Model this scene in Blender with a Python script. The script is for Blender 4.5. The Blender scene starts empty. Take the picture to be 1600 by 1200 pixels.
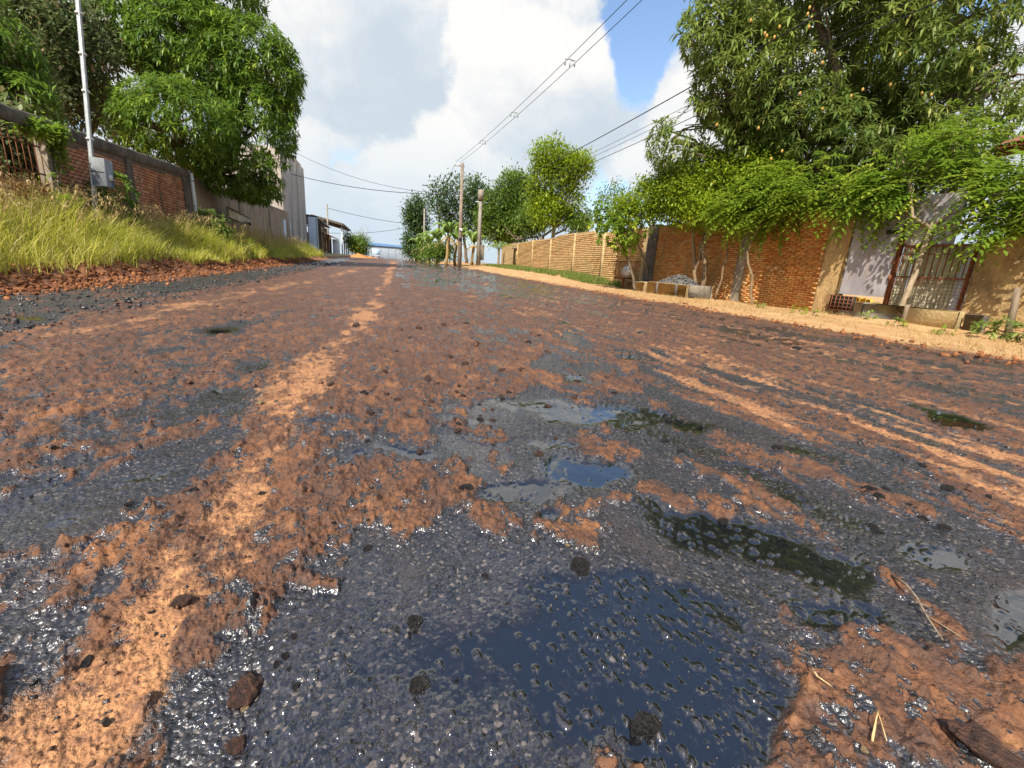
import bpy, math, random
import numpy as np
from math import radians, sin, cos, pi

# ------------------------------------------------------------------ camera, sky, sun, exposure
scene = bpy.context.scene
col = scene.collection
random.seed(7)
RNG = np.random.default_rng(11)

PW, PH, FPX = 1600.0, 1200.0, 700.0            # photograph size, focal length in its pixels
EYE = np.array([0.0, 0.0, 0.75])
PITCH, YAW, ROLL = radians(14.97), radians(16.66), radians(3.5)
_r0 = np.array([cos(YAW), -sin(YAW), 0.0])
FWD = np.array([sin(YAW) * cos(PITCH), cos(YAW) * cos(PITCH), -sin(PITCH)])
_u0 = np.cross(_r0, FWD)
RIGHT = cos(ROLL) * _r0 + sin(ROLL) * _u0
UP = -sin(ROLL) * _r0 + cos(ROLL) * _u0

cam_data = bpy.data.cameras.new('camera')
cam_data.sensor_width = 36.0
cam_data.lens = FPX / PW * 36.0
cam_data.clip_start, cam_data.clip_end = 0.02, 9000.0
camera = bpy.data.objects.new('camera', cam_data)
col.objects.link(camera)
from mathutils import Matrix, Vector
camera.matrix_world = Matrix(((RIGHT[0], UP[0], -FWD[0], EYE[0]), (RIGHT[1], UP[1], -FWD[1], EYE[1]),
                              (RIGHT[2], UP[2], -FWD[2], EYE[2]), (0, 0, 0, 1)))
scene.camera = camera

def ray(px, py):
    return FWD * FPX + RIGHT * (px - PW / 2) + UP * (PH / 2 - py)
def at_x(px, py, X):
    d = ray(px, py); return EYE + d * (X / d[0])
def at_y(px, py, Y):
    d = ray(px, py); return EYE + d * (Y / d[1])
def on_plane(px, py, z=0.0):
    d = ray(px, py); return EYE + d * ((z - EYE[2]) / d[2])
def project(P):
    q = P - EYE
    w = q @ FWD
    ws = np.where(w > 0.05, w, 0.05)
    return PW / 2 + FPX * (q @ RIGHT) / ws, PH / 2 - FPX * (q @ UP) / ws, w
def depth(p):
    return float(np.dot(np.asarray(p) - EYE, FWD))

SUN_TO = np.array([0.64, 0.76, -1.0]); SUN_TO = SUN_TO / np.linalg.norm(SUN_TO)   # the way the light travels
sun_data = bpy.data.lights.new('sun', 'SUN')
sun_data.energy, sun_data.angle, sun_data.color = 4.9, radians(0.53), (1.0, 0.93, 0.82)
sun = bpy.data.objects.new('sun', sun_data)
sun.rotation_euler = Vector(SUN_TO).to_track_quat('-Z', 'Y').to_euler()
sun.location = (-10, -20, 40)
col.objects.link(sun)

world = bpy.data.worlds.new('World'); scene.world = world; world.use_nodes = True

class NT:
    """small node-tree helper"""
    def __init__(s, tree): s.t = tree; tree.nodes.clear()
    def n(s, typ, **kw):
        nd = s.t.nodes.new(typ)
        for k, v in kw.items():
            if k.startswith('i_'): pass
            else: setattr(nd, k, v)
        return nd
    def link(s, a, b): s.t.links.new(a, b)
    def val(s, sock, v):
        if hasattr(v, 'is_output') or isinstance(v, bpy.types.NodeSocket): s.link(v, sock)
        else: sock.default_value = v
    def math(s, op, a, b=0.0, c=None, clamp=False):
        nd = s.n('ShaderNodeMath', operation=op, use_clamp=clamp)
        s.val(nd.inputs[0], a); s.val(nd.inputs[1], b)
        if c is not None: s.val(nd.inputs[2], c)
        return nd.outputs[0]
    def vmath(s, op, a, b=None):
        nd = s.n('ShaderNodeVectorMath', operation=op)
        s.val(nd.inputs[0], a)
        if b is not None: s.val(nd.inputs[1], b)
        return nd.outputs['Value'] if op in ('DOT_PRODUCT', 'LENGTH') else nd.outputs[0]
    def mix(s, f, a, b, blend='MIX'):
        nd = s.n('ShaderNodeMix', data_type='RGBA', blend_type=blend)
        s.val(nd.inputs[0], f); s.val(nd.inputs[6], a); s.val(nd.inputs[7], b)
        return nd.outputs[2]
    def noise(s, vec, scale, detail=4.0, rough=0.55, dist=0.0, dim='3D', lac=2.0):
        nd = s.n('ShaderNodeTexNoise', noise_dimensions=dim)
        if vec is not None: s.link(vec, nd.inputs['Vector'])
        nd.inputs['Scale'].default_value = scale; nd.inputs['Detail'].default_value = detail
        nd.inputs['Roughness'].default_value = rough; nd.inputs['Distortion'].default_value = dist
        nd.inputs['Lacunarity'].default_value = lac
        return nd.outputs['Fac']
    def ramp(s, f, lo, hi, smooth=True, a=0.0, b=1.0):
        nd = s.n('ShaderNodeMapRange', interpolation_type='SMOOTHSTEP' if smooth else 'LINEAR')
        s.val(nd.inputs[0], f)
        for i, v in enumerate((lo, hi, a, b)): s.val(nd.inputs[1 + i], v)
        return nd.outputs[0]
    def attr(s, name):
        return s.n('ShaderNodeAttribute', attribute_name=name)
    def mapping(s, vec, scale=(1, 1, 1), loc=(0, 0, 0), rot=(0, 0, 0)):
        nd = s.n('ShaderNodeMapping'); s.link(vec, nd.inputs[0])
        nd.inputs['Scale'].default_value = scale; nd.inputs['Location'].default_value = loc
        nd.inputs['Rotation'].default_value = rot
        return nd.outputs[0]

def build_world():
    g = NT(world.node_tree)
    sky = g.n('ShaderNodeTexSky', sky_type='NISHITA')
    sky.sun_disc = False
    sky.sun_elevation = math.asin(-SUN_TO[2])
    sky.sun_rotation = math.atan2(-SUN_TO[0], -SUN_TO[1])
    sky.air_density, sky.dust_density, sky.ozone_density = 1.0, 1.6, 2.4
    tc = g.n('ShaderNodeTexCoord').outputs['Generated']
    d = g.vmath('NORMALIZE', tc)
    # cumulus: billows from warped smooth cells of three sizes over broad banks
    v = g.mapping(d, scale=(1.0, 1.0, 1.15), loc=(3.7, 1.1, 0.4))
    w = g.n('ShaderNodeTexNoise'); g.link(v, w.inputs['Vector']); w.inputs['Scale'].default_value = 5.0; w.inputs['Detail'].default_value = 6.0; w.inputs['Roughness'].default_value = .64
    off = g.vmath('SCALE', g.vmath('SUBTRACT', w.outputs['Color'], (.5, .5, .5))); off.node.inputs['Scale'].default_value = .25
    wv = g.vmath('ADD', v, off)
    def puff(vec, sc):
        vo = g.n('ShaderNodeTexVoronoi', feature='F1'); g.link(vec, vo.inputs['Vector']); vo.inputs['Scale'].default_value = sc
        return g.math('SUBTRACT', 1.0, g.math('POWER', vo.outputs['Distance'], 1.6))
    p1, p2 = puff(wv, 4.2), puff(wv, 11.0)
    p1s = puff(g.vmath('ADD', wv, (-.030, -.012, .045)), 4.2)
    big = g.noise(v, 2.3, 3.0, 0.5, 0.25)
    fine = g.math('ADD', g.math('ADD', g.math('MULTIPLY', p1, .45), g.math('MULTIPLY', p2, .25)), g.math('MULTIPLY', w.outputs['Fac'], .30))
    relief = g.math('ADD', g.math('SUBTRACT', p1, p1s), g.math('MULTIPLY', g.math('SUBTRACT', p2, .6), .18))
    dens = g.math('ADD', g.math('MULTIPLY', big, 0.62), g.math('MULTIPLY', fine, 0.50))
    sep = g.n('ShaderNodeSeparateXYZ'); g.link(d, sep.inputs[0]); dz = sep.outputs['Z']
    # where clouds stand thicker or break open
    for px, py, rad, amt in ((985, 100, 0.16, -0.20), (1575, 30, 0.22, -0.16), (960, 300, 0.15, -0.10), (1010, 40, 0.12, -0.10),
                             (560, 260, 0.16, -0.03), (720, 60, 0.45, 0.13), (900, 180, 0.25, 0.12), (560, 90, 0.3, 0.12), (940, 60, 0.08, 0.06),
                             (1040, 220, 0.18, 0.16), (1060, 150, 0.10, 0.06), (1560, 150, 0.18, 0.12)):
        c = ray(px, py); c = c / np.linalg.norm(c)
        dist = g.vmath('LENGTH', g.vmath('SUBTRACT', d, tuple(c)))
        dens = g.math('ADD', dens, g.ramp(dist, rad, 0.0, True, 0.0, amt))
    dens = g.math('SUBTRACT', dens, g.ramp(dz, .53, .68, True, 0.0, .24))
    mask = g.ramp(dens, 0.520, 0.600)
    # light and grey parts of the clouds
    v2 = g.mapping(d, scale=(1.0, 1.0, 1.5), loc=(0.3, 2.2, 1.3))
    sh1 = g.noise(v2, 2.6, 7.0, 0.6, 0.3)
    lightf = g.math('ADD', g.math('MULTIPLY', sh1, 1.0), g.math('MULTIPLY', relief, .85))
    lightf = g.math('ADD', lightf, g.math('MULTIPLY', g.math('SUBTRACT', w.outputs['Fac'], .5), .7))
    lit = g.ramp(lightf, 0.24, 0.74)
    ccol = g.mix(lit, (0.63, 0.72, 0.81, 1), (1.0, 0.99, 0.97, 1))
    low = g.ramp(dz, 0.0, 0.30)
    ccol = g.mix(low, (0.66, 0.78, 0.88, 1), ccol)
    haze = g.ramp(dz, 0.24, 0.0)
    b1 = g.n('ShaderNodeBackground'); b1.inputs['Strength'].default_value = 0.15
    g.link(sky.outputs[0], b1.inputs[0])
    b2 = g.n('ShaderNodeBackground'); b2.inputs['Strength'].default_value = 0.63
    g.link(ccol, b2.inputs[0])
    mx = g.n('ShaderNodeMixShader')
    mk = g.math('MAXIMUM', mask, g.math('MULTIPLY', haze, 0.55))
    g.link(mk, mx.inputs[0]); g.link(b1.outputs[0], mx.inputs[1]); g.link(b2.outputs[0], mx.inputs[2])
    out = g.n('ShaderNodeOutputWorld'); g.link(mx.outputs[0], out.inputs[0])
build_world()

scene.view_settings.view_transform = 'Standard'
scene.view_settings.look = 'None'
scene.view_settings.gamma = 1.0
scene.view_settings.use_curve_mapping = False
scene.view_settings.exposure = 0.68
scene.render.engine = 'CYCLES'
scene.cycles.max_bounces = 6
scene.cycles.transparent_max_bounces = 8
scene.cycles.use_denoising = True

# ------------------------------------------------------------------ numpy noise
def _hash(ix, iy, seed):
    h = (ix.astype(np.int64) * 374761393 + iy.astype(np.int64) * 668265263 + seed * 1442695041) & 0xFFFFFFFF
    h = ((h ^ (h >> 13)) * 1274126177) & 0xFFFFFFFF
    h = ((h ^ (h >> 16)) * 2246822519) & 0xFFFFFFFF
    return ((h ^ (h >> 15)) & 0xFFFFFF).astype(np.float64) / float(0x1000000)
def vnoise(x, y, seed=0):
    ix, iy = np.floor(x), np.floor(y)
    fx, fy = x - ix, y - iy
    u, v = fx * fx * fx * (fx * (fx * 6 - 15) + 10), fy * fy * fy * (fy * (fy * 6 - 15) + 10)
    a, b = _hash(ix, iy, seed), _hash(ix + 1, iy, seed)
    c, d = _hash(ix, iy + 1, seed), _hash(ix + 1, iy + 1, seed)
    return (a * (1 - u) + b * u) * (1 - v) + (c * (1 - u) + d * u) * v
def fbm(x, y, seed=0, octaves=4, gain=0.5):
    s, a, t = 0.0, 1.0, 0.0
    for o in range(octaves):
        # rotate each octave so that no lattice shows
        ca, sa = cos(0.6 + 1.1 * o), sin(0.6 + 1.1 * o)
        f = 2.03 ** o
        s = s + a * vnoise((x * ca - y * sa) * f + 17.3 * o, (x * sa + y * ca) * f - 9.1 * o, seed + o)
        t += a; a *= gain
    return s / t
def cells(x, y, seed=0):
    """distance to the nearest jittered point and that point's random number"""
    ix, iy = np.floor(x), np.floor(y)
    best = np.full(x.shape, 9.0); rid = np.zeros(x.shape)
    for dx in (-1, 0, 1):
        for dy in (-1, 0, 1):
            jx, jy = ix + dx, iy + dy
            px = jx + 0.1 + 0.8 * _hash(jx, jy, seed); py = jy + 0.1 + 0.8 * _hash(jx, jy, seed + 5)
            d = np.hypot(x - px, y - py)
            m = d < best
            best = np.where(m, d, best); rid = np.where(m, _hash(jx, jy, seed + 9), rid)
    return best, rid
def sstep(a, b, x):
    t = np.clip((x - a) / (b - a), 0, 1); return t * t * (3 - 2 * t)

# ------------------------------------------------------------------ object helpers
def tag(o, label=None, cat=None, group=None, kind=None):
    if label: o['label'] = label
    if cat: o['category'] = cat
    if group: o['group'] = group
    if kind: o['kind'] = kind
    return o
def mesh_np(name, V, F, attrs=None, smooth=False):
    """mesh data from arrays; F is a list of (n,3) or (n,4) index arrays"""
    V = np.asarray(V, dtype=np.float32)
    if not isinstance(F, (list, tuple)): F = [F]
    F = [np.asarray(f, dtype=np.int32) for f in F if len(f)]
    me = bpy.data.meshes.new(name)
    me.vertices.add(len(V)); me.vertices.foreach_set('co', V.ravel())
    nl = sum(f.size for f in F); nf = sum(len(f) for f in F)
    me.loops.add(nl); me.loops.foreach_set('vertex_index', np.concatenate([f.ravel() for f in F]))
    me.polygons.add(nf)
    tot = np.concatenate([np.full(len(f), f.shape[1], dtype=np.int32) for f in F])
    st = np.concatenate([[0], np.cumsum(tot)[:-1]]).astype(np.int32)
    me.polygons.foreach_set('loop_start', st)
    me.polygons.foreach_set('loop_total', tot)
    if smooth: me.polygons.foreach_set('use_smooth', np.ones(nf, dtype=bool))
    for k, a in (attrs or {}).items():
        at = me.attributes.new(k, 'FLOAT', 'POINT')
        at.data.foreach_set('value', np.asarray(a, dtype=np.float32))
    me.update(calc_edges=True)
    return me
def obj(name, me, mat=None, parent=None, loc=None, rot=None):
    o = bpy.data.objects.new(name, me)
    if mat is not None and me is not None and not me.materials: me.materials.append(mat)
    col.objects.link(o)
    if parent is not None: o.parent = parent
    if loc is not None: o.location = tuple(loc)
    if rot is not None: o.rotation_euler = rot
    return o
def thing(name, loc, label, cat, group=None, rotz=0.0):
    o = obj(name, None, loc=loc, rot=(0, 0, rotz)); return tag(o, label, cat, group)

class MB:
    """collects boxes, tubes and sheets into one mesh"""
    def __init__(s): s.v = []; s.q = []; s.t = []; s.n = 0
    def add(s, V, Q=(), T=()):
        V = np.asarray(V, float).reshape(-1, 3)
        if len(Q): s.q.append(np.asarray(Q, int).reshape(-1, 4) + s.n)
        if len(T): s.t.append(np.asarray(T, int).reshape(-1, 3) + s.n)
        s.v.append(V); s.n += len(V); return s
    def box(s, c, size, rz=0.0, bev=0.0, jitter=0.0, tilt=None):
        """bevelled box: each face inset so that the edges catch light"""
        hx, hy, hz = [a / 2 for a in size]
        if bev <= 0:
            V = np.array([[x, y, z] for z in (-hz, hz) for y in (-hy, hy) for x in (-hx, hx)])
            Q = [[0, 2, 3, 1], [4, 5, 7, 6], [0, 1, 5, 4], [2, 6, 7, 3], [0, 4, 6, 2], [1, 3, 7, 5]]; T = []
        else:
            b = min(bev, hx * .9, hy * .9, hz * .9)
            V, idx = [], {}
            for sx in (-1, 1):
                for sy in (-1, 1):
                    for sz in (-1, 1):
                        for ax in range(3):
                            p = [sx * (hx - b), sy * (hy - b), sz * (hz - b)]
                            p[ax] += (sx, sy, sz)[ax] * b
                            idx[(sx, sy, sz, ax)] = len(V); V.append(p)
            Q, T = [], []
            for ax in range(3):
                o = [i for i in range(3) if i != ax]
                for sg in (-1, 1):
                    def k(a, b_):
                        c3 = [0, 0, 0]; c3[ax] = sg; c3[o[0]] = a; c3[o[1]] = b_
                        return idx[(*c3, ax)]
                    f = [k(-1, -1), k(1, -1), k(1, 1), k(-1, 1)]
                    flip = (sg > 0) == (ax == 1)
                    Q.append(f[::-1] if flip else f)
            for ax in range(3):
                o = [i for i in range(3) if i != ax]
                for a in (-1, 1):
                    for b_ in (-1, 1):
                        def k(sg, face):
                            c3 = [0, 0, 0]; c3[ax] = sg; c3[o[0]] = a; c3[o[1]] = b_
                            return idx[(*c3, face)]
                        f = [k(-1, o[0]), k(1, o[0]), k(1, o[1]), k(-1, o[1])]
                        Q.append(f)
            for sx in (-1, 1):
                for sy in (-1, 1):
                    for sz in (-1, 1):
                        T.append([idx[(sx, sy, sz, 0)], idx[(sx, sy, sz, 1)], idx[(sx, sy, sz, 2)]])
            V = np.array(V)
        if jitter: V = V + RNG.normal(0, jitter, V.shape)
        if tilt is not None:
            ax, ay = tilt
            Rx = np.array([[1, 0, 0], [0, cos(ax), -sin(ax)], [0, sin(ax), cos(ax)]])
            Ry = np.array([[cos(ay), 0, sin(ay)], [0, 1, 0], [-sin(ay), 0, cos(ay)]])
            V = V @ (Ry @ Rx).T
        cz, sz_ = cos(rz), sin(rz)
        V = np.stack([V[:, 0] * cz - V[:, 1] * sz_, V[:, 0] * sz_ + V[:, 1] * cz, V[:, 2]], 1) + np.asarray(c)
        return s.add(V, Q, T)
    def tube(s, pts, r, sides=6, cap=True):
        pts = np.asarray(pts, float); n = len(pts)
        r = np.full(n, r, float) if np.isscalar(r) else np.asarray(r, float)
        d = np.gradient(pts, axis=0); d /= np.linalg.norm(d, axis=1)[:, None] + 1e-9
        ref = np.array([0, 0, 1.0]) if abs(d[0, 2]) < .9 else np.array([1.0, 0, 0])
        V = []
        a = np.linspace(0, 2 * pi, sides, endpoint=False)
        for i in range(n):
            u = np.cross(d[i], ref); u /= np.linalg.norm(u) + 1e-9
            w = np.cross(d[i], u); ref = np.cross(u, d[i])
            V.append(pts[i] + r[i] * (np.cos(a)[:, None] * u + np.sin(a)[:, None] * w))
        V = np.concatenate(V)
        i, j = np.meshgrid(np.arange(n - 1), np.arange(sides), indexing='ij')
        k = (j + 1) % sides
        Q = np.stack([i * sides + j, i * sides + k, (i + 1) * sides + k, (i + 1) * sides + j], -1).reshape(-1, 4)
        T = []
        if cap:
            V = np.concatenate([V, pts[:1], pts[-1:]])
            for j in range(sides):
                T.append([j, n * sides, (j + 1) % sides]); T.append([(n - 1) * sides + j, (n - 1) * sides + (j + 1) % sides, n * sides + 1])
        return s.add(V, Q, T)
    def grid(s, P):
        """P: (m,n,3) sheet"""
        m, n = P.shape[:2]
        i, j = np.meshgrid(np.arange(m - 1), np.arange(n - 1), indexing='ij')
        Q = np.stack([i * n + j, i * n + j + 1, (i + 1) * n + j + 1, (i + 1) * n + j], -1).reshape(-1, 4)
        return s.add(P.reshape(-1, 3), Q)
    def mesh(s, name, smooth=False):
        F = []
        if s.q: F.append(np.concatenate(s.q))
        if s.t: F.append(np.concatenate(s.t))
        return mesh_np(name, np.concatenate(s.v), F, smooth=smooth)
    def obj(s, name, mat, parent=None, smooth=False, loc=None):
        if parent is not None and loc is None:
            off = np.array(parent_world(parent))
            s.v = [v - off for v in s.v]
        elif loc is not None:
            s.v = [v - np.asarray(loc) for v in s.v]
        return obj(name, s.mesh(name, smooth), mat, parent, None if parent is not None else loc)
def parent_world(p):
    """things are never rotated when built with world coordinates"""
    v = Vector(p.location); q = p.parent
    while q is not None: v += Vector(q.location); q = q.parent
    return v

# ------------------------------------------------------------------ materials
def new_mat(name):
    m = bpy.data.materials.new(name); m.use_nodes = True
    return m, NT(m.node_tree)
def finish(g, color, rough, bump=None, bump_d=0.01, bump_s=1.0, spec=0.5, metal=0.0, transl=None, ior=1.45):
    p = g.n('ShaderNodeBsdfPrincipled')
    g.val(p.inputs['Base Color'], color); g.val(p.inputs['Roughness'], rough)
    g.val(p.inputs['Specular IOR Level'], spec); g.val(p.inputs['Metallic'], metal); p.inputs['IOR'].default_value = ior
    if bump is not None:
        b = g.n('ShaderNodeBump'); b.inputs['Distance'].default_value = bump_d; g.val(b.inputs['Strength'], bump_s)
        g.link(bump, b.inputs['Height']); g.link(b.outputs[0], p.inputs['Normal'])
    sh = p.outputs[0]
    if transl is not None:
        t = g.n('ShaderNodeBsdfTranslucent'); g.val(t.inputs[0], transl[0])
        mx = g.n('ShaderNodeMixShader'); mx.inputs[0].default_value = transl[1]
        g.link(sh, mx.inputs[1]); g.link(t.outputs[0], mx.inputs[2]); sh = mx.outputs[0]
    o = g.n('ShaderNodeOutputMaterial'); g.link(sh, o.inputs[0])
    return p
def rgb(c): return (c[0], c[1], c[2], 1.0)
def simple_mat(name, c1, c2, scale=6.0, rough=0.85, bump=0.006, spec=0.3, metal=0.0, dirt=None, dirt_amt=0.5, vscale=(1, 1, 1)):
    """two-tone weathered surface with stains"""
    m, g = new_mat(name)
    co = g.mapping(g.n('ShaderNodeTexCoord').outputs['Object'], scale=vscale)
    geo = g.n('ShaderNodeNewGeometry').outputs['Position']
    n1 = g.noise(co, scale, 6, 0.65); n2 = g.noise(geo, scale * 5.3, 4, 0.6)
    c = g.mix(g.ramp(n1, 0.3, 0.7), rgb(c1), rgb(c2))
    c = g.mix(g.math('MULTIPLY', g.ramp(n2, 0.35, 0.75), 0.35), c, rgb([x * 0.6 for x in c1]))
    if dirt is not None:
        n3 = g.noise(g.mapping(geo, scale=(1, 1, 0.35)), scale * 0.8, 5, 0.6, 0.4)
        c = g.mix(g.math('MULTIPLY', g.ramp(n3, 0.45, 0.68), dirt_amt), c, rgb(dirt))
    finish(g, c, rough, n2, bump, 1.0, spec, metal)
    return m
def leaf_mat(name, dark, light, young, rough=0.42, transl=0.35, tcol=None):
    m, g = new_mat(name)
    t = g.attr('tint').outputs['Fac']; y = g.attr('young').outputs['Fac']
    c = g.mix(t, rgb(dark), rgb(light)); c = g.mix(y, c, rgb(young))
    tc = g.mix(0.5, c, rgb(tcol or [x * 1.6 for x in light]))
    finish(g, c, rough, spec=0.45, transl=(tc, transl))
    return m
# ------------------------------------------------------------------ the ground: road, verges, far ground
ROAD_L, ROAD_R = -4.45, 7.1
def rise(x, y):
    z = 0.24 * sstep(8, 60, y) - 0.06 * sstep(80, 140, y)
    return z - 9.0 * sstep(150, 330, np.hypot(x, y))
def terrain(x, y):
    """smooth lie of the land (metres)"""
    x = np.asarray(x, float); y = np.asarray(y, float)
    z = rise(x, y)
    n = fbm(x * 0.35, y * 0.35, 3, 3)
    # left: heap of scraped soil along the edge, raised grass verge behind it
    hgt = (0.30 + 0.22 * (fbm(y * 0.45, x * 0.4, 21, 3) - 0.5)) * (1 - 0.45 * sstep(18, 34, y))
    edge = -4.72 + 0.5 * (fbm(y * 0.5, x * 0.0 + 3.0, 22, 3) - 0.5)
    up = sstep(0, 0.75, edge - x)
    z = z + hgt * up + 0.20 * sstep(0.8, 3.0, edge - x)
    # right: sandy verge climbing a little to the wall, higher beside the gates
    z = z + 0.02 * sstep(6.9, 8.4, x) + 0.05 * (n - 0.5) * sstep(6.6, 7.6, x)
    z = z + 0.14 * sstep(9.2, 10.5, x) * sstep(8.4, 6.9, y)
    z = z + 0.22 * sstep(7.2, 10.5, x) * sstep(18, 26, y)
    z = z + 0.03 * (fbm(x * 0.5, y * 0.16, 5, 3) - 0.5)
    return z
def gz(x, y): return float(terrain(np.array([x]), np.array([y]))[0])

def blob_field(px, py, blobs):
    f = np.zeros_like(px)
    for cx, cy, rx, ry, ang, amp in blobs:
        a = radians(ang); dx, dy = px - cx, py - cy
        u, v = (dx * cos(a) + dy * sin(a)) / rx, (-dx * sin(a) + dy * cos(a)) / ry
        f += amp * np.exp(-(u * u + v * v) * 0.9)
    return f
def track_field(px, py, pts):
    """soft band round a polyline of (x, y, halfwidth, strength)"""
    f = np.zeros_like(px)
    for (x0, y0, w0, s0), (x1, y1, w1, s1) in zip(pts[:-1], pts[1:]):
        dx, dy = x1 - x0, y1 - y0
        t = np.clip(((px - x0) * dx + (py - y0) * dy) / (dx * dx + dy * dy), 0, 1)
        d = np.hypot(px - x0 - t * dx, py - y0 - t * dy) / (w0 + t * (w1 - w0))
        f = np.maximum(f, (s0 + t * (s1 - s0)) * np.exp(-d * d))
    return f
# what lies where on the road, read off the photograph (its pixels are turned into places on the ground below)
TAR = [(820, 640, 130, 30, 4, .5), (890, 580, 70, 14, 4, .35), (900, 740, 190, 50, 3, .6), (640, 710, 45, 13, 4, .6), (570, 722, 28, 9, 0, .6),
       (525, 662, 60, 7, -4, .45), (425, 568, 60, 10, -8, .6), (340, 516, 55, 5, -3, .4), (300, 552, 60, 5, 0, .3), (365, 625, 45, 6, 0, .35),
       (180, 775, 150, 24, -10, .45), (60, 830, 120, 40, -5, .5), (90, 960, 120, 60, -20, .5), (20, 1090, 70, 90, -30, .45), (120, 700, 60, 9, 0, .3),
       (1000, 1080, 330, 230, 0, .7), (700, 1020, 260, 130, -14, .6), (640, 880, 130, 50, -25, .4), (1200, 830, 230, 60, 14, .5),
       (1120, 650, 220, 35, 14, .4), (1450, 860, 150, 38, 12, .5), (1400, 950, 160, 40, 20, .35), (1560, 950, 80, 80, 20, .5), (400, 1120, 140, 90, -30, .45),
       (800, 875, 120, 30, 0, .4), (1450, 655, 110, 24, 14, .4), (1050, 560, 90, 16, 12, .3), (700, 520, 50, 8, 0, .25), (690, 485, 60, 5, 0, .3)]
SOIL = [(600, 800, 170, 34, -12, .6), (760, 835, 32, 46, 0, .55), (885, 815, 60, 34, 5, .75), (985, 770, 130, 14, -2, .85), (1095, 785, 45, 24, 20, .8),
        (1330, 1045, 150, 50, 22, .75), (1420, 1150, 260, 70, 8, .7), (1180, 1010, 50, 26, 10, .4), (1540, 1060, 120, 60, 20, .6), (510, 915, 34, 14, 0, .6),
        (440, 900, 36, 120, 22, .4), (680, 915, 20, 22, 0, .4), (700, 600, 110, 50, 0, .35), (950, 700, 70, 14, 10, .5), (1230, 1110, 60, 80, 10, .45),
        (1420, 880, 34, 60, -24, .4), (600, 560, 160, 60, 0, .35), (385, 1080, 34, 22, 0, .35), (1120, 800, 20, 12, 0, .3), (930, 690, 60, 10, 0, .3)]
DRY = [[(615, 412, 9, .9), (602, 440, 12, .8), (578, 490, 22, .75), (530, 555, 34, .8), (480, 615, 50, .75), (440, 680, 66, .6), (395, 790, 75, .7),
        (345, 860, 80, .95), (270, 970, 95, 1.0), (170, 1080, 110, 1.0), (20, 1190, 120, 1.0)],
       [(590, 415, 5, .7), (480, 440, 9, .7), (330, 472, 14, .7), (180, 505, 18, .6), (40, 560, 26, .5)],
       [(640, 420, 3, .5), (650, 470, 8, .5), (648, 520, 12, .35)],
       [(700, 455, 6, .5), (850, 490, 14, .55), (1000, 530, 20, .6), (1200, 592, 30, .75), (1400, 665, 45, .9), (1620, 770, 70, 1.1)],
       [(880, 470, 5, .4), (1080, 512, 12, .5), (1330, 585, 22, .6), (1600, 680, 30, .6)],
       [(100, 1000, 40, .3), (50, 1060, 50, .3), (120, 900, 40, .3), (170, 870, 30, .4)]]
POOL = [(915, 728, 80, 17, 2, 1.0), (800, 765, 66, 16, -3, .9), (960, 915, 150, 32, 4, 1.0), (1020, 1010, 190, 70, 10, .9), (1000, 1120, 210, 90, 5, .9),
        (1440, 862, 42, 14, 14, 1.3), (1215, 842, 130, 28, 17, .9), (1290, 940, 110, 28, 20, .75), (1455, 652, 70, 12, 12, .9), (1050, 652, 60, 8, 6, .7),
        (1565, 960, 60, 50, 30, .9), (640, 711, 34, 9, 4, .9), (570, 722, 22, 6, 0, .9), (880, 650, 40, 6, 0, .6), (980, 640, 50, 8, 10, .6), (720, 1020, 180, 80, -10, .45),
        (1000, 660, 40, 6, 0, .5), (850, 800, 40, 14, 0, .6), (40, 497, 40, 4, 0, .8), (830, 430, 40, 3, 6, .8), (780, 420, 30, 2, 5, .7), (1060, 820, 60, 30, 20, .6),
        (1160, 745, 60, 12, 14, .4), (740, 795, 40, 20, 0, .4), (420, 578, 36, 4, -8, .5), (1250, 690, 50, 8, 14, .35), (880, 505, 40, 3, 8, .5),
        (820, 632, 130, 16, 4, .42), (720, 662, 60, 8, 0, .40), (890, 588, 70, 9, 3, .42), (860, 690, 80, 10, 0, .38), (180, 775, 150, 18, -10, .36), (60, 830, 110, 26, -5, .36),
        (340, 516, 50, 4, 0, .42), (525, 662, 50, 5, 0, .42), (330, 620, 50, 5, 0, .36), (700, 488, 60, 4, 0, .42), (1120, 700, 160, 20, 16, .30), (1330, 800, 120, 24, 16, .32), (1000, 560, 70, 8, 8, .38), (800, 465, 60, 4, 4, .42), (700, 440, 50, 3, 0, .42), (100, 960, 90, 40, -20, .34)]

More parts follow.
